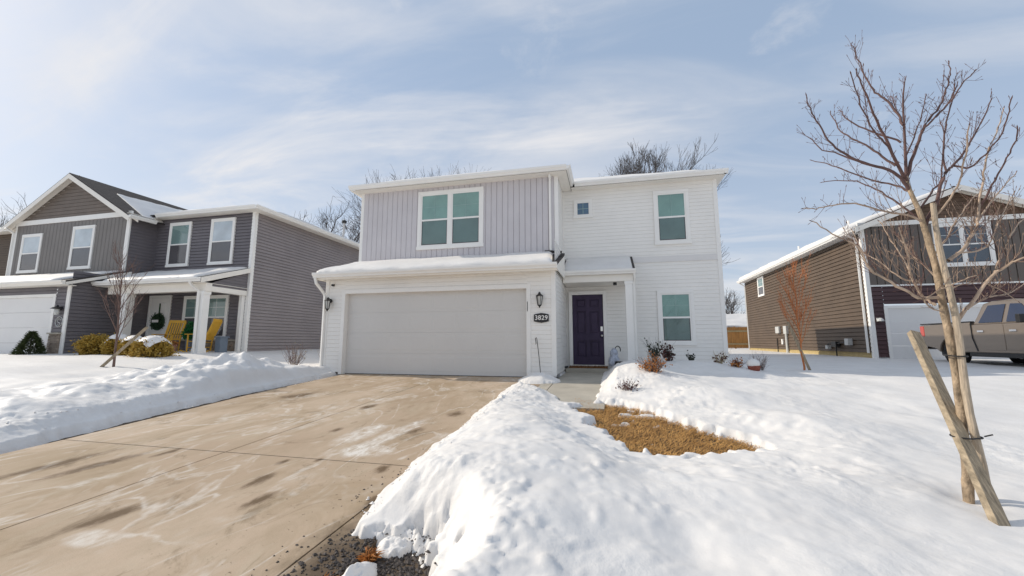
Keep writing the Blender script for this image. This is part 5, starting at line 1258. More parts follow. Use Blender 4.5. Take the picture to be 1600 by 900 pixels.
z = 0.725; q2 = on(pole_b, pole_t, z)
mb = MB(); hull_loop(mb, [(q2.x, q2.y, 0.026), (2.612, 3.92, 0.042)], z, 0.004)
tag(mb.build("tie_strap", M["strap"], None), "upper black strap round the near trunk and pale pole, above the board", "strap")

# ------------------------------------------------------------------ saplings
def sapling(name_, base, H_, label, mats, seed, spread, n_limb, tw_r=0.004, tilt=(0, 0), fork=0.35, rad=0.022, dens=1.0):
    r_ = random.Random(seed)
    t_ = thing(name_, base, label, "tree")
    a, b, c = MB(), MB(), MB()
    n = 8; p = Vector(base) - Vector((0, 0, 0.3)); pts = []
    for i in range(n + 1):
        t = i / n
        pts.append(Vector(base) + Vector((tilt[0] * t + r_.uniform(-.02, .02), tilt[1] * t, -0.25 + (H_ + 0.25) * t)))
    rr = [max(rad * (1 - 0.9 * i / n), 0.004) for i in range(n + 1)]
    a.tube(pts, rr, 8)
    for k in range(n_limb):
        t = fork + (0.95 - fork) * (k / n_limb) ** 1.1; i = min(int(t * n), n - 1)
        q = pts[i].lerp(pts[i + 1], t * n - i)
        an = k * 2.4 + r_.uniform(-.4, .4)
        d_ = unit((math.cos(an) * spread, math.sin(an) * spread, 1.0))
        L_ = H_ * r_.uniform(0.30, 0.50) * (1.15 - 0.6 * t)
        twig(b, q, d_, L_, rad * 0.42 * (1.2 - 0.6 * t), 0, r_, 0.25, 6, False, 0.10)
        p2 = q.copy()
        for m_ in range(int(r_.randint(7, 11) * dens)):
            s_ = r_.uniform(0.15, 0.9)
            twig(c, q + d_ * L_ * s_, unit(d_ + rvec(r_) * 0.65 + Vector((0, 0, 0.25))), L_ * r_.uniform(0.25, 0.6) * (1.2 - 0.5 * s_), tw_r, 1, r_, 0.35, 4, False, 0.14, (2, 4), 3)
    a.build("trunk", mats[0], t_, smooth=True); bo = b.build("limbs", mats[1], t_, smooth=True); c.build("twigs", mats[2], bo)
    return t_
sx_, sy_ = -11.42, 7.3
sapling("sapling", (sx_, sy_, SZ(sx_, sy_)), 2.55, "brown bare sapling in the snow before the charcoal house porch", (M["browntwig"], M["browntwig"], M["browntwig"]), 5, 0.42, 13, 0.0045, (-0.1, 0), 0.28, 0.03)
a0 = Vector((-11.86, 7.22, SZ(-11.86, 7.22) - 0.15)); a1 = Vector((-10.70, 7.42, 1.18))
mb = MB(); mb.tube([a0, a0.lerp(a1, 0.3), a1], 0.042, 4); tag(mb.build("leaning_stake", M["wood_gray"], None), "gray wooden stake leaning right across the brown sapling", "stake")
rx_, ry_ = 4.33, 10.75
sapling("sapling", (rx_, ry_, SZ(rx_, ry_)), 2.35, "rust-red bare sapling in front of the brown house's side wall", (M["rusttwig"], M["rusttwig"], M["rusttwig"]), 8, 0.46, 17, 0.0042, (-0.05, 0), 0.32, 0.024, 1.1)
a0 = Vector((4.50, 10.72, SZ(4.5, 10.72) - 0.2)); a1 = Vector((4.10, 10.80, 1.30))
mb = MB(); mb.tube([a0, a1], 0.034, 4); tag(mb.build("leaning_stake", M["wood_gray"], None), "thin gray stake leaning left behind the rust-red sapling", "stake")

# ------------------------------------------------------------------ big bare trees behind the houses
def bare_tree(base, H_, label, seed, spread=0.8, trunk_h=0.28, rad=0.32, group="bare trees behind the houses", twr=0.016, lvl=5, kids=(3, 4)):
    r_ = random.Random(seed); t_ = thing("bare_tree", base, label, "tree", group)
    a, c = MB(), MB()
    def grow(p, d, L_, r, l):
        n = 4 if l > 1 else 3; seg = L_ / n; pts = [p.copy()]; dd = d.copy(); dirs = [dd.copy()]
        for i in range(n):
            dd = unit(dd + rvec(r_) * 0.20 + Vector((0, 0, 0.06))); p = p + dd * seg; pts.append(p.copy()); dirs.append(dd.copy())
        (a if l >= lvl - 1 else c).tube(pts, [max(r * (1 - 0.45 * i / n), twr * 0.5) for i in range(n + 1)], 6 if l >= lvl - 1 else (4 if l > 2 else 3), cap=False)
        if l <= 0: return
        k = r_.randint(*kids)
        for j in range(k):
            t = 1.0 if j == 0 else r_.uniform(0.35, 0.95); i = min(int(t * n), n - 1)
            q = pts[i].lerp(pts[i + 1], t * n - i)
            nd = unit(dirs[i] * (1.0 if j else 1.4) + unit(rvec(r_)) * spread * (0.5 if j == 0 else 1.0) + Vector((0, 0, 0.12)))
            grow(q, nd, L_ * r_.uniform(0.62, 0.82), max(r * (0.66 if j == 0 else 0.5), twr * 0.6), l - 1)
    b = Vector(base)
    a.tube([b - Vector((0, 0, 1)), b + Vector((0, 0, H_ * trunk_h * 0.5)), b + Vector((0.1, 0, H_ * trunk_h))], [rad * 1.2, rad, rad * 0.9], 10)
    top = b + Vector((0.1, 0, H_ * trunk_h))
    for j in range(4):
        an = j * 1.57 + r_.uniform(-.4, .4); s_ = 0.25 if j == 0 else spread * 0.75
        grow(top - Vector((0, 0, 0.3 * j)), unit((math.cos(an) * s_, math.sin(an) * s_, 1)), H_ * 0.24, rad * 0.62, lvl)
    a.build("trunk", M["bigbark"], t_); c.build("crown", M["bigbark"], t_)
    return t_
bare_tree((-26.3, 36.0, 0.4), 17.5, "bare tree standing behind between the charcoal and white houses", 5, 1.1, 0.22, 0.40, lvl=6, kids=(3, 3), twr=0.02)
bare_tree((-23.5, 46.0, 0.4), 24.5, "bare treetop rising behind the gray upper front of the white house", 17, 0.8, 0.3, 0.32, kids=(3, 4), twr=0.02)
bare_tree((4.4, 42.0, 0.4), 17.2, "compact bare treetop rising above the roof of the white house's plain wing", 23, 0.60, 0.52, 0.34, lvl=6, kids=(3, 3), twr=0.022)
bare_tree((7.8, 41.0, 0.4), 10.6, "bare tree just peeping past the white house's right edge", 31, 0.6, 0.5, 0.22, twr=0.02, lvl=4)
bare_tree((-80.0, 37.0, 0.4), 20.0, "distant bare tree at the far side of the charcoal gable", 37, 0.85, 0.3, 0.3)
bare_tree((17.5, 66.0, 0.4), 9.5, "small distant bare tree above the snowy shed", 41, 0.95, 0.25, 0.2, lvl=4)

# shed and cedar fence in the gap
S_ = thing("shed", (15.5, 50.0, 0.4), "low dark shed with a snowy roof behind the cedar fence", "shed")
mb = MB(); mb.box(11.0, 22.0, 50.0, 56.0, 0.2, 2.35); mb.build("wall", M["rh_low"], S_)
mb = MB(); roof_quad(mb, [(10.6, 49.6, 2.35), (22.4, 49.6, 2.35), (22.4, 53.0, 4.1), (10.6, 53.0, 4.1)], 0.1); roof_quad(mb, [(10.6, 53.0, 4.1), (22.4, 53.0, 4.1), (22.4, 56.4, 2.35), (10.6, 56.4, 2.35)], 0.1); so = mb.build("roof", M["shingle"], S_)
mb = MB(); snow_sheet(mb, (10.6, 49.7, 2.4), (22.4, 49.7, 2.4), (22.4, 53.0, 4.1), (10.6, 53.0, 4.1), 0.15, 40, 14, 0.3, 71, 0.3); mb.build("roof_snow", M["snow"], so, smooth=True)
F_ = thing("cedar_fence", (11.0, 40.0, 0.4), "orange cedar board fence in the gap beside the brown house", "fence")
mb = MB(); x = 6.0; rs = random.Random(2)
while x < 22: mb.box(x, x + 0.135, 40.0, 40.02, 0.3, 2.15 + rs.uniform(-.02, .02)); x += 0.145
mb.build("boards", M["fence"], F_)
mb = MB(); mb.box(6, 22, 39.95, 39.998, 1.72, 1.86); mb.box(6, 22, 39.95, 39.998, 0.6, 0.72); mb.build("rail", M["paleplant"], F_)
mb = MB()
for k in range(7): mb.box(6.1 + k * 2.4, 6.2 + k * 2.4, 40.021, 40.12, 0.2, 2.2)
mb.build("posts", M["fence"], F_)

# ------------------------------------------------------------------ bushes and plants
def leaf_cloud(mb, c, rx, ry, rz, n, size, rg_, flat=0.0, spike=0.0):
    for _ in range(n):
        v = unit(rvec(rg_)); rad = rg_.uniform(0.72, 1.0) if rg_.random() < 0.8 else rg_.uniform(0.3, 0.8)
        bump_ = (1 + (0.25 if rg_.random() < 0.05 else 0)) + 0.17 * math.sin(v.x * 7 + c[0]) * math.cos(v.y * 6 + v.z * 5)
        p = Vector((c[0] + v.x * rx * rad * bump_, c[1] + v.y * ry * rad * bump_, c[2] + v.z * rz * rad * bump_))
        if p.z < c[2] - rz * 0.75: continue
        d = unit(v + rvec(rg_) * 0.8 + Vector((0, 0, spike))); s = d.cross(unit(rvec(rg_))).normalized() * size * 0.42
        L_ = size * rg_.uniform(0.7, 1.5)
        mb.face(p - s * 0.4, p + d * L_ * 0.5 - s, p + d * L_, p + d * L_ * 0.5 + s)
def round_bush(x, y, zc, rx, rz, label, seed, capped):
    r_ = random.Random(seed)
    b = thing("round_bush", (x, y, zc - rz * 0.8), label, "bush", "golden clipped bushes before the charcoal house")
    mb = MB(); leaf_cloud(mb, (x, y, zc), rx, rx * 0.9, rz, 2600, 0.055, r_)
    # woody core so that the crown is not see-through
    leaf_cloud(mb, (x, y, zc - 0.02), rx * 0.72, rx * 0.68, rz * 0.78, 900, 0.10, r_)
    mb.build("foliage", M["bushgold"], b)
    if capped:
        mb = MB(); n, m_ = 22, 8
        rows = []
        for j in range(m_ + 1):
            t = j / m_ * 1.0
            row = []
            for k in range(n):
                a = 2 * math.pi * k / n
                lim = 0.76 + 0.15 * math.sin(a * 3 + seed) + 0.08 * math.sin(a * 7 + 2 * seed)
                rr = t * lim
                row.append((x + rx * rr * math.cos(a), y + rx * 0.9 * rr * math.sin(a), zc + rz * math.sqrt(max(0.02, 1 - rr * rr * 0.92)) * 1.0 + 0.075 * (1 - t ** 4) + 0.012 * math.sin(a * 5 + t * 9)))
            rows.append(row)
        base = len(mb.v)
        for row in rows: mb.v.extend(row)
        for j in range(m_):
            for k in range(n):
                k2 = (k + 1) % n
                mb.f.append((base + j * n + k, base + (j + 1) * n + k, base + (j + 1) * n + k2, base + j * n + k2)); mb.m.append(0)
        mb.build("snow_cap", M["snow"], b, smooth=True)
round_bush(-16.35, 9.95, 0.68, 0.56, 0.40, "golden round bush free of snow, beside the charcoal garage wall", 1, False)
round_bush(-15.30, 9.85, 0.62, 0.40, 0.40, "snow-capped golden bush behind the brown sapling, next to the bare-topped one", 2, True)
round_bush(-14.35, 9.65, 0.58, 0.40, 0.38, "middle snow-capped golden bush between its two capped neighbours", 3, True)
round_bush(-13.05, 9.25, 0.52, 0.54, 0.42, "snow-capped golden bush nearest the yellow rocking chairs", 4, True)
# conical evergreen in front of the left garage
ex, ey = -18.55, 9.45; r_ = random.Random(6)
e_ = thing("conical_evergreen", (ex, ey, 0.32), "small dark conical evergreen before the charcoal house's garage door", "shrub")
mb = MB()
for _ in range(3600):
    t = r_.random() ** 1.6; z = 0.30 + 0.86 * t; rr = 0.40 * (1 - t) ** 0.85 * r_.uniform(0.55, 1.05) + 0.015; a = r_.uniform(0, 6.283)
    p = Vector((ex + rr * math.cos(a), ey + rr * math.sin(a), z)); d = unit((math.cos(a), math.sin(a), 0.55 + r_.uniform(-.4, .5))); s = d.cross(unit(rvec(r_))).normalized() * 0.016
    L_ = r_.uniform(0.05, 0.12)
    mb.face(p - s, p + s, p + d * L_)
mb.build("foliage", M["evergreen"], e_)
mb = MB(); mb.tube([(ex, ey, 0.2), (ex, ey, 1.05)], [0.05, 0.01], 6); mb.build("trunk", M["bigbark"], e_)

def twiggy(name_, x, y, h, w, n, material, label, cat, seed, leaf=None, nleaf=0, lsize=0.04, z=None, r=0.0045, lv=1, grp=None, droop=0.2):
    r_ = random.Random(seed); z = SZ(x, y) - 0.04 if z is None else z
    t_ = thing(name_, (x, y, z), label, cat, grp)
    mb = MB(); tips = []
    for k in range(n):
        a = r_.uniform(0, 6.283); s_ = r_.uniform(0.1, 1.0)
        d = unit((math.cos(a) * s_ * w / h, math.sin(a) * s_ * w / h, 1.0))
        p = Vector((x + r_.uniform(-.3, .3) * w * 0.5, y + r_.uniform(-.3, .3) * w * 0.4, z)); L_ = h * r_.uniform(0.55, 1.08)
        twig(mb, p, d, L_, r, lv, r_, droop, 4, False, 0.16, (2, 4), 3)
        tips.append((p, d, L_))
    mb.build("stems", material, t_)
    if leaf:
        mb = MB()
        for k in range(nleaf):
            p, d, L_ = tips[r_.randrange(len(tips))]
            q = p + d * L_ * r_.uniform(0.35, 1.0) + rvec(r_) * w * 0.14
            dd = unit(rvec(r_) + Vector((0, 0, -0.1))); s = dd.cross(unit(rvec(r_))).normalized() * lsize * 0.45; Ll = lsize * r_.uniform(0.7, 1.5)
            mb.face(q, q + dd * Ll * 0.5 - s, q + dd * Ll, q + dd * Ll * 0.5 + s)
        mb.build("leaves", leaf, t_)
    return t_
twiggy("bare_shrub", -8.05, 9.15, 0.62, 0.55, 34, M["browntwig"], "bare brown shrub in snow at the garage's outer corner", "shrub", 1, M["paleplant"], 60, 0.03, r=0.005)
twiggy("tall_dry_grass", -8.0, 10.3, 0.9, 0.6, 26, M["paleplant"], "tall pale dry stems against the charcoal side wall by the garage", "plant", 2, r=0.005, lv=0)
twiggy("dried_shrub", 0.78, 8.05, 0.36, 0.55, 46, M["browntwig"], "wide rust-brown dried shrub half buried in the heaped snow bed", "shrub", 3, M["leafrust"], 420, 0.034)
twiggy("dried_shrub", 0.28, 7.15, 0.22, 0.36, 24, M["browntwig"], "small brown dried shrub poking from snow beside the path", "shrub", 4, M["leafpurp"], 90, 0.03)
twiggy("dark_seedhead_plant", 0.98, 9.7, 0.55, 0.34, 26, M["leafdark"], "dark upright plant with black seedheads behind the rust-brown shrub", "plant", 5, M["leafdark"], 120, 0.05)
twiggy("dark_leafy_plant", 1.33, 10.1, 0.42, 0.26, 22, M["leafdark"], "dark green leafy plant under the ground-floor window", "plant", 6, M["leafpurp"], 200, 0.055)
twiggy("sparse_weed", 1.95, 10.7, 0.30, 0.26, 10, M["leafdark"], "sparse dark weed alone in snow below the ground-floor window", "plant", 7, M["leafdark"], 46, 0.055)
twiggy("pale_stem_plant", 2.42, 10.2, 0.32, 0.34, 26, M["paleplant"], "straw-coloured dry plant in the snow bed at the wing's corner", "plant", 8, M["leafpurp"], 60, 0.045)
twiggy("maroon_plant", 2.66, 9.75, 0.24, 0.30, 20, M["leafpurp"], "low maroon leafy plant beside the snow-topped terracotta pot", "plant", 9, M["leafrust"], 120, 0.045)
twiggy("gray_stem_plant", 3.12, 9.75, 0.38, 0.26, 30, M["browntwig"], "fine gray-stemmed plant just right of the terracotta pot", "plant", 10, None, 0, r=0.0035)
px_, py_ = 2.93, 9.55
pz = SZ(px_, py_)
po = thing("terracotta_pot", (px_, py_, pz), "terracotta pot heaped with snow beside the flower bed", "pot")
mb = MB(); mb.lathe((px_, py_, pz - 0.05), [(0.07, 0), (0.10, 0.04), (0.115, 0.10), (0.12, 0.14), (0.11, 0.145)], 18); mb.build("bowl", M["terracotta"], po, smooth=True)
mb = MB(); mb.lathe((px_ - 0.01, py_, pz + 0.085), [(0.115, 0.0), (0.125, 0.035), (0.115, 0.09), (0.075, 0.13), (0.02, 0.15)], 16); mb.build("snow_heap", M["snow"], po, smooth=True)

# dry grass showing in the thawed patch
r_ = random.Random(12)
X = np.array([r_.uniform(-0.7, 1.6) for _ in range(26000)]); Y = np.array([r_.uniform(4.0, 7.1) for _ in range(26000)])
sdg = sdf_poly(X, Y, GRASS_POLY); keep = sdg < 0.07
X, Y = X[keep], Y[keep]; Zs = snow_z(X, Y); Zg = ground_z(X, Y) - 0.035
ok = Zs < Zg + 0.055
X, Y, Zg = X[ok], Y[ok], Zg[ok]
mb = MB()
for x, y, z in zip(X, Y, Zg):
    a = r_.gauss(0.4, 1.0); L_ = r_.uniform(0.05, 0.12); lean = r_.uniform(0.15, 0.7)
    d = Vector((math.cos(a), math.sin(a), lean)).normalized(); s = Vector((-d.y, d.x, 0)) * 0.0028
    p = Vector((x, y, z + r_.uniform(0.0, 0.03))); q = p + d * L_ * 0.6; e = p + d * L_ - Vector((0, 0, L_ * 0.22))
    mb.face(p - s, p + s, q + s * 0.8, q - s * 0.8); mb.face(q - s * 0.8, q + s * 0.8, e)
gs = mb.build("dry_grass", M["drygrass"]); tag(gs, "matted straw-coloured lawn grass thawed out of the snow", "grass", kind="stuff")
# gravel and grit at the drive's near corner
mb = MB()
def pebble(mb, p, s, rr):
    base = len(mb.v); n = 5
    pts = [(0, 0, -0.6)] + [(math.cos(k * 1.257 + rr.uniform(-.3, .3)), math.sin(k * 1.257 + rr.uniform(-.3, .3)), rr.uniform(-.25, .25)) for k in range(n)] + [(rr.uniform(-.3, .3), rr.uniform(-.3, .3), 0.65)]
    fx = rr.uniform(0.7, 1.3)
    mb.v.extend([(p[0] + a * s * fx, p[1] + b * s, p[2] + c * s) for a, b, c in pts])
    for k in range(n):
        k2 = (k + 1) % n
        mb.f.append((base, base + 1 + k2, base + 1 + k)); mb.f.append((base + n + 1, base + 1 + k, base + 1 + k2)); mb.m += [0, 0]
PX = np.array([r_.uniform(-1.74, -0.62) for _ in range(6500)]); PY = np.array([r_.uniform(1.6, 2.6) for _ in range(6500)])
SZv = snow_z(PX, PY); GZv = ground_z(PX, PY) - 0.035
for x, y, zs, zg in zip(PX, PY, SZv, GZv):
    s = 0.004 + 0.013 * r_.random() ** 2.2
    if x < -1.42:
        if r_.random() < ((-1.42 - x) / 0.34) ** 0.6 or y > 2.5: continue
        if zs < float(drive_z(y)) + 0.01: pebble(mb, (x, y, float(drive_z(y)) + s * 0.35), s, r_)
        continue
    if zs < zg + 0.012: pebble(mb, (x, y, zg + s * 0.3), s, r_)
    elif zs < zg + 0.075 and r_.random() < 0.5: pebble(mb, (x, y, zs + s * 0.05), s * 0.8, r_)
for _ in range(70):
    x, y = -1.95 + abs(r_.gauss(0, 0.22)) , r_.uniform(1.8, 4.2)
    if x < -1.45: pebble(mb, (x, y, float(drive_z(y)) + 0.002), r_.uniform(0.004, 0.010), r_)
tag(mb.build("gravel", M["rock"]), "dark gravel and grit at the near corner of the drive", "gravel", kind="stuff")
mb = MB()
for _ in range(620):
    if r_.random() < 0.6: x, y = -1.72 + r_.gauss(0.12, 0.10), 2.6 + 4.8 * r_.random() ** 1.3
    else: x, y = -6.78 + r_.gauss(-0.14, 0.14), r_.uniform(3.0, 8.8)
    s = 0.003 + 0.015 * r_.random() ** 3
    z = max(SZ(x, y), float(ground_z(x, y)))
    pebble(mb, (x, y, z + s * 0.25), s, r_)
tag(mb.build("snow_crumbs", M["snow"]), "loose snow crumbs along the shovelled edges of the drive", "snow crumbs", kind="stuff")
# knobs of snow and dead leaf clumps there
def clump(x, y, h, w, label, seed, n, material):
    r2 = random.Random(seed); mb = MB(); z = float(ground_z(x, y)) - 0.03
    for _ in range(n):
        a = r2.uniform(0, 6.283); d = unit((math.cos(a) * w, math.sin(a) * w, h * r2.uniform(0.5, 1.3))); L_ = r2.uniform(0.04, 0.10)
        p = Vector((x + r2.uniform(-.5, .5) * w * 0.5, y + r2.uniform(-.5, .5) * w * 0.5, z)); s = d.cross(unit(rvec(r2))).normalized() * 0.004
        q = p + d * L_ * 0.7; e = q + unit(d + Vector((math.cos(a), math.sin(a), -0.6))) * L_ * 0.4
        mb.face(p - s, p + s, q + s, q - s); mb.face(q - s, q + s, e)
    return tag(mb.build("dead_grass_tuft", material), label, "grass tuft", "dead tufts in the gravel")
clump(-1.37, 2.24, 0.10, 0.07, "orange dead tuft in gravel, capped by the edge of the snowbank", 1, 120, M["leafrust"])
clump(-1.17, 1.93, 0.08, 0.11, "tan dead tuft in the near gravel at the photo's bottom edge", 2, 170, M["paleplant"])
clump(-1.46, 1.97, 0.07, 0.06, "small reddish dead tuft by the drive joint in the near gravel", 3, 80, M["leafrust"])
def snow_knob(x, y, rx, ry, h, label, seed):
    z = float(ground_z(x, y)) - 0.04
    Xk, Yk = np.meshgrid(np.linspace(-1, 1, 36), np.linspace(-1, 1, 36))
    r0 = np.sqrt(Xk ** 2 + Yk ** 2); nz_ = fbm(Xk * 2.2 + seed, Yk * 2.2, 4, seed, 0.6)
    Zk = h * np.sqrt(np.clip(1.0 - np.clip(r0 + 0.30 * nz_, 0, 1) ** 2, 0, 1)) * (1 + 0.7 * nz_) - 0.02 * (r0 > 0.98)
    me = MB(); b = 0
    me.v = [(x + rx * float(a), y + ry * float(c), z + float(d)) for a, c, d in zip(Xk.ravel(), Yk.ravel(), Zk.ravel())]
    for j in range(35):
        for i in range(35): k = j * 36 + i; me.f.append((k, k + 1, k + 37, k + 36)); me.m.append(0)
    return tag(me.build("snow_lump", M["snow"], None, smooth=True), label, "snow lump", "broken snow lumps in the gravel")
snow_knob(-1.335, 2.02, 0.09, 0.22, 0.085, "crusty snow lump lying in the gravel by the drive joint", 4)
snow_knob(-1.30, 2.40, 0.12, 0.10, 0.07, "knob of snow capping the orange dead tuft", 8)

# ------------------------------------------------------------------ small things by the doors
mb = MB(); mb.box(-1.10, -0.06, 11.45, 11.90, 0.121, 0.150); r2 = random.Random(4)
for _ in range(500):
    x, y = r2.uniform(-1.10, -0.06), r2.uniform(11.45, 11.90); d = unit((r2.uniform(-.5, .5), r2.uniform(-.8, .2), 1)); s = Vector((0.005, 0, 0)); p = Vector((x, y, 0.149))
    mb.face(p - s, p + s, p + d * 0.03)
tag(mb.build("door_mat", M["mat"]), "brown coir mat on the step at the plum front door", "doormat")
mb = MB(); rx0, ry0_ = -1.515, 9.22; z0 = SZ(rx0, ry0_)
mb.tube([(rx0, ry0_, z0 - 0.1), (rx0 - 0.05, ry0_ + 0.03, 0.5), (rx0 - 0.10, ry0_ + 0.05, 0.90), (rx0 - 0.115, ry0_ + 0.05, 0.935), (rx0 - 0.135, ry0_ + 0.05, 0.92), (rx0 - 0.13, ry0_ + 0.05, 0.87), (rx0 - 0.12, ry0_ + 0.05, 0.80), (rx0 - 0.135, ry0_ + 0.05, 0.78)], 0.009, 5)
tag(mb.build("garden_hook", M["black"]), "thin black shepherd's hook in snow before the number plaque", "garden hook")
ox, oy = 0.20, 11.45; oz = 0.18
go = thing("garden_figure", (ox, oy, oz), "blue-and-white garden figure by the porch column with a black bowl", "ornament")
mb = MB(); mb.lathe((ox - 0.08, oy, oz), [(0.13, 0), (0.16, 0.08), (0.14, 0.2), (0.10, 0.28), (0.11, 0.33), (0.10, 0.40), (0.06, 0.46), (0.02, 0.49)], 14); mb.build("body", M["bluewhite"], go, smooth=True)
mb = MB(); mb.tube([(ox + 0.02 + 0.07 * math.cos(t), oy, oz + 0.44 + 0.10 * math.sin(t)) for t in np.linspace(-0.4, 3.5, 12)], 0.014, 5); mb.build("handle", M["black"], go)
tb_x, tb_y = 0.25, 11.22
bo = thing("black_bowl", (tb_x, tb_y, 0.12), "round black bowl holding gray ice beside the porch column", "bowl")
mb = MB(); mb.lathe((tb_x, tb_y, 0.12), [(0.06, 0.0), (0.115, 0.05), (0.13, 0.12), (0.115, 0.20), (0.09, 0.21)], 16); mb.build("shell", M["black"], bo, smooth=True)
mb = MB(); mb.lathe((tb_x, tb_y, 0.32), [(0.085, 0.0), (0.06, 0.02), (0.01, 0.026)], 12); mb.build("ice", M["metergray"], bo, smooth=True)
mb = MB(); mb.tube([(-1.33, 11.08, 0.11), (-1.24, 11.18, 0.14), (-1.13, 11.33, 0.16)], 0.030, 7); tag(mb.build("boot_scraper", M["black"]), "dark short roll lying at the foot of the garage wall by the step", "scraper")

# rocking chairs on the left porch (local coordinates, facing -y)
def rocking_chair(loc, rz, label):
    t_ = thing("rocking_chair", loc, label, "chair", "yellow rocking chairs on the charcoal house porch", rz)
    y = M["yellow"]
    mb = MB()
    for sx in (-0.27, 0.27):
        mb.tube([(sx, 0.42 - 0.0, 0.10), (sx, 0.2, 0.035), (sx, -0.05, 0.02), (sx, -0.30, 0.05), (sx, -0.46, 0.12)], 0.022, 4)
    mb.build("rocker", y, t_, local=True)
    for sx in (-0.27, 0.27):
        mb = MB(); mb.tube([(sx, -0.26, 0.05), (sx, -0.26, 0.66)], 0.024, 6); mb.build("front_leg", y, t_, local=True)
        mb = MB(); mb.tube([(sx, 0.20, 0.04), (sx, 0.24, 0.45), (sx, 0.50, 1.15)], 0.026, 6); mb.build("back_post", y, t_, local=True)
        mb = MB(); mb.box(sx - 0.045, sx + 0.045, -0.36, 0.30, 0.66, 0.685); mb.build("armrest", y, t_, local=True)
    mb = MB()
    for k in range(6): mb.box(-0.27, 0.27, -0.28 + k * 0.088, -0.205 + k * 0.088, 0.42 - k * 0.008, 0.44 - k * 0.008)
    mb.box(-0.25, 0.25, -0.27, -0.245, 0.20, 0.23); mb.box(-0.25, 0.25, 0.20, 0.225, 0.20, 0.23)
    mb.build("seat", y, t_, local=True)
    mb = MB()
    def bk(a, s): return (a, 0.245 + 0.37 * s * 0.70, 0.47 + s * 0.70)
    for k in range(7):
        a = -0.225 + k * 0.075
        p0, p1 = bk(a, 0.05), bk(a, 0.92)
        mb.prism([(a - 0.022, p0[1], p0[2]), (a + 0.022, p0[1], p0[2]), (a + 0.022, p0[1] + 0.018, p0[2]), (a - 0.022, p0[1] + 0.018, p0[2])], [(a - 0.022, p1[1], p1[2]), (a + 0.022, p1[1], p1[2]), (a + 0.022, p1[1] + 0.018, p1[2]), (a - 0.022, p1[1] + 0.018, p1[2])])
    for s, hh in ((0.0, 0.06), (0.92, 0.10)):
        p = bk(0, s); mb.box(-0.27, 0.27, p[1] - 0.012, p[1] + 0.03, p[2], p[2] + hh)
    mb.build("backrest", y, t_, local=True)
    return t_
rocking_chair((-15.62, 11.55, 0.43), R(24), "yellow rocking chair facing out, between the door and the porch post")
rocking_chair((-14.05, 11.50, 0.43), R(-66), "yellow rocking chair seen from its side, behind the end porch post")
gx, gy = -14.85, 11.75
gp_ = thing("potted_plant", (gx, gy, 0.43), "bright green balloon-like potted plant between the yellow rocking chairs", "plant")
mb = MB(); mb.lathe((gx, gy, 0.43), [(0.09, 0), (0.11, 0.2), (0.12, 0.55), (0.11, 0.56)], 14); mb.build("pot", M["bluegray"], gp_)
mb = MB(); r2 = random.Random(8); leaf_cloud(mb, (gx, gy, 1.12), 0.20, 0.18, 0.22, 700, 0.07, r2); leaf_cloud(mb, (gx - 0.02, gy, 1.40), 0.09, 0.09, 0.16, 160, 0.07, r2); mb.build("leaves", M["green"], gp_)
mb = MB(); mb.box(-13.46, -13.24, 11.55, 11.85, 0.431, 0.98); mb.box(-13.49, -13.21, 11.52, 11.88, 0.98, 1.03); tag(mb.build("planter_box", M["bluegray"], bevel=0.01), "blue-gray square planter at the porch's outer end", "planter")
tx, ty = -14.62, 10.97
tp = thing("flower_tub", (tx, ty, 0.43), "dusty pink tub of dried flowers behind the snow-capped bushes", "planter")
mb = MB(); mb.lathe((tx, ty, 0.43), [(0.11, 0), (0.14, 0.12), (0.16, 0.30), (0.14, 0.31)], 16); mb.build("tub", M["pinkpot"], tp, smooth=True)
mb = MB(); leaf_cloud(mb, (tx, ty, 0.78), 0.15, 0.14, 0.08, 160, 0.06, random.Random(3)); mb.build("flowers", M["leafrust"], tp)
wr = thing("door_wreath", (-17.42, 12.44, 1.62), "round green wreath with a white sign hanging on the white porch door", "wreath")
mb = MB(); mb.tube([(-17.42 + 0.0, 12.455, 1.62), (-17.42, 12.42, 1.62)], 0.33, 22); leaf_cloud(mb, (-17.42, 12.42, 1.62), 0.35, 0.05, 0.35, 900, 0.05, random.Random(5)); mb.build("greenery", M["wreath"], wr)
mb = MB(); mb.box(-17.58, -17.28, 12.33, 12.355, 1.60, 1.70); mb.build("sign", M["trim"], wr)
mb = MB(); mb.box(-17.45, -17.39, 12.445, 12.455, 1.94, 2.36); mb.build("ribbon", M["wreath"], wr)

# ------------------------------------------------------------------ pickup truck (local: +x forward, near side -y)
TK = thing("pickup_truck", (11.62, 17.25, 0.10), "champagne crew-cab pickup parked nose out before the brown house's garage", "truck", rz=R(-90))
Wt = 0.97
def shell(mb, outline, y0, y1, inset=None):
    n = len(outline)
    a = [(x, y0, z) for x, z in outline]; b = [(x, y1, z) for x, z in outline]
    mb.prism(a, b)
def arc(cx, cz, r, a0, a1, n=12): return [(cx + r * math.cos(a0 + (a1 - a0) * k / n), cz + r * math.sin(a0 + (a1 - a0) * k / n)) for k in range(n + 1)]
wr_ = 0.40
low_ = [(0.02, 0.62), (0.0, 0.80), (0.03, 1.30), (2.05, 1.32), (2.05, 1.24), (4.10, 1.24), (4.35, 1.22), (5.45, 1.12), (5.62, 0.98), (5.66, 0.55), (5.25, 0.46)] + arc(4.75, 0.40, 0.46, 0.0, math.pi, 12) + [(3.9, 0.42), (1.85, 0.42)] + arc(1.25, 0.40, 0.47, 0.0, math.pi, 12) + [(0.60, 0.52)]
mb = MB(); shell(mb, low_[::-1], -Wt, Wt)
mb.build("body", M["truck"], TK, local=True, bevel=0.03)
mb = MB()   # tapered greenhouse
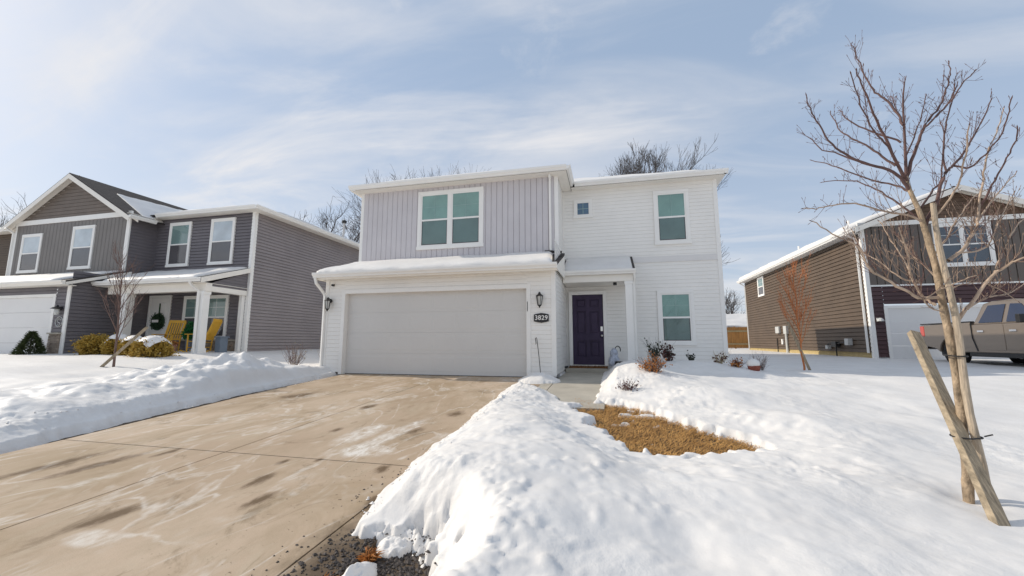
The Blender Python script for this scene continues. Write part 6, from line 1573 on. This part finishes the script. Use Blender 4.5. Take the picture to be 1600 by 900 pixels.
def cab(y, k): return [(2.10 + 0.06 * k, y, 1.235), (4.30 - 0.1 * k, y, 1.235), (3.55, y * 0.80, 1.88), (3.25, y * 0.80, 1.92), (2.55, y * 0.80, 1.91), (2.30, y * 0.80, 1.86)]
mb.prism(cab(-Wt + 0.02, 0), cab(Wt - 0.02, 0)); mb.build("cab_roof", M["truck"], TK, local=True, bevel=0.05)
def glassq(pts, name_="side_window"):
    mb = MB(); mb.prism(pts, [(p[0], p[1] - 0.012 if p[1] < 0 else p[1] + 0.012, p[2]) for p in pts]); return mb.build(name_, M["carglass"], TK, local=True)
def sidey(z, s): # y on the tapered side
    t = (z - 1.235) / (1.88 - 1.235); return s * ((Wt - 0.02) * (1 - t) + (Wt - 0.02) * 0.80 * t + 0.004)
for s in (-1, 1):
    glassq([(2.32, sidey(1.29, s), 1.29), (3.06, sidey(1.29, s), 1.29), (3.06, sidey(1.79, s), 1.79), (2.52, sidey(1.79, s), 1.79)])
    glassq([(3.20, sidey(1.29, s), 1.29), (4.02, sidey(1.29, s), 1.29), (3.52, sidey(1.77, s), 1.77), (3.20, sidey(1.79, s), 1.79)])
glassq([(2.2, -0.6, 1.32), (2.2, 0.6, 1.32), (2.27, 0.55, 1.78), (2.27, -0.55, 1.78)], "rear_window")
mb = MB(); mb.prism([(4.22, -0.78, 1.29), (4.22, 0.78, 1.29), (3.66, 0.68, 1.80), (3.66, -0.68, 1.80)], [(4.235, -0.78, 1.30), (4.235, 0.78, 1.30), (3.675, 0.68, 1.81), (3.675, -0.68, 1.81)]); mb.build("windscreen", M["carglass"], TK, local=True)
for s in (-1, 1):
    for x0, x1, hx in ((2.14, 3.12, 2.42), (3.14, 4.18, 3.42)):
        mb = MB(); y0, y1 = (s * Wt, s * (Wt + 0.008))
        q = [(x0 + (0.22 if x0 < 3 else 0), 0.50), (x1, 0.50), (x1, 1.22), (x0, 1.22), (x0 + 0.02, 0.85)]
        mb.prism([(a, y0, b) for a, b in q], [(a, y1, b) for a, b in q]); d_ = mb.build("door", M["truck"], TK, local=True, bevel=0.006)
        mb = MB(); mb.box(hx - 0.10, hx + 0.10, min(y1, y1 + s * 0.03), max(y1, y1 + s * 0.03), 1.02, 1.07); mb.build("handle", M["chrome"], d_, local=True)
    mb = MB(); mb.tube([(2.09, s * (Wt + 0.001), 1.30), (2.09, s * (Wt + 0.001), 0.86), (2.22, s * (Wt + 0.001), 0.46)], 0.024, 4); mb.build("cab_gap", M["black"], TK, local=True)
    mb = MB(); mb.box(0.02, 2.06, s * (Wt - 0.06) - 0.05, s * (Wt - 0.06) + 0.05, 1.318, 1.355); mb.build("bed_rail", M["black"], TK, local=True)
    mb = MB(); mb.box(0.012, 0.20, min(s * (Wt - 0.16), s * (Wt + 0.012)), max(s * (Wt - 0.16), s * (Wt + 0.012)), 0.92, 1.27); mb.build("tail_light", M["tail"], TK, local=True, bevel=0.015)
    mb = MB(); mb.box(1.9, 4.2, min(s * 0.86, s * 0.96), max(s * 0.86, s * 0.96), 0.30, 0.42); mb.build("running_board", M["black"], TK, local=True)
    mb = MB(); mb.tube([(3.98, s * (Wt), 1.28), (3.95, s * (Wt + 0.14), 1.32)], 0.03, 6); mb.box(3.88, 4.0, min(s * (Wt + 0.10), s * (Wt + 0.30)), max(s * (Wt + 0.10), s * (Wt + 0.30)), 1.24, 1.46); mb.build("wing_mirror", M["black"], TK, local=True, bevel=0.02)
    mb = MB(); mb.box(5.50, 5.68, min(s * 0.62, s * 0.95), max(s * 0.62, s * 0.95), 0.82, 1.0); mb.build("headlight", M["lampglass"], TK, local=True, bevel=0.03)
    for wx in (1.25, 4.75):
        prof = [(0.20, -0.10), (0.34, -0.125), (0.395, -0.10), (0.405, 0.0), (0.395, 0.10), (0.34, 0.125), (0.20, 0.10)]
        mb = MB(); n = 28; base = 0; yc = s * (Wt - 0.14)
        for r_0, w_0 in prof:
            for k in range(n): t = 2 * math.pi * k / n; mb.v.append((wx + r_0 * math.cos(t), yc + w_0, 0.40 + r_0 * math.sin(t)))
        for i in range(len(prof) - 1):
            for k in range(n): mb.f.append((i * n + k, i * n + (k + 1) % n, (i + 1) * n + (k + 1) % n, (i + 1) * n + k)); mb.m.append(0)
        wh = mb.build("wheel", M["tyre"], TK, local=True, smooth=True)
        mb = MB()
        mb.tube([(wx, yc - 0.06, 0.40), (wx, yc + 0.06, 0.40)], 0.205, 24)
        for k in range(5):
            t = 2 * math.pi * k / 5; c0, s0 = math.cos(t), math.sin(t); f = yc + s * 0.085
            mb.prism([(wx + 0.04 * c0 - 0.03 * s0, f, 0.40 + 0.04 * s0 + 0.03 * c0), (wx + 0.04 * c0 + 0.03 * s0, f, 0.40 + 0.04 * s0 - 0.03 * c0), (wx + 0.2 * c0 + 0.03 * s0, f, 0.40 + 0.2 * s0 - 0.03 * c0), (wx + 0.2 * c0 - 0.03 * s0, f, 0.40 + 0.2 * s0 + 0.03 * c0)],
                     [(wx + 0.04 * c0 - 0.03 * s0, f - s * 0.02, 0.40 + 0.04 * s0 + 0.03 * c0), (wx + 0.04 * c0 + 0.03 * s0, f - s * 0.02, 0.40 + 0.04 * s0 - 0.03 * c0), (wx + 0.2 * c0 + 0.03 * s0, f - s * 0.02, 0.40 + 0.2 * s0 - 0.03 * c0), (wx + 0.2 * c0 - 0.03 * s0, f - s * 0.02, 0.40 + 0.2 * s0 + 0.03 * c0)])
        mb.build("rim", M["alloy"], wh, local=True)
mb = MB(); mb.box(-0.10, 0.12, -0.92, 0.92, 0.48, 0.66); mb.build("rear_bumper", M["chrome"], TK, local=True, bevel=0.03)
mb = MB(); mb.box(5.60, 5.76, -0.94, 0.94, 0.45, 0.66); mb.build("front_bumper", M["chrome"], TK, local=True, bevel=0.03)
mb = MB(); mb.box(0.10, 1.98, -0.84, 0.84, 1.322, 1.34); mb.build("bed_cover", M["black"], TK, local=True)
mb = MB(); mb.box(0.5, 5.3, -0.75, 0.75, 0.30, 0.45); mb.build("chassis", M["black"], TK, local=True)
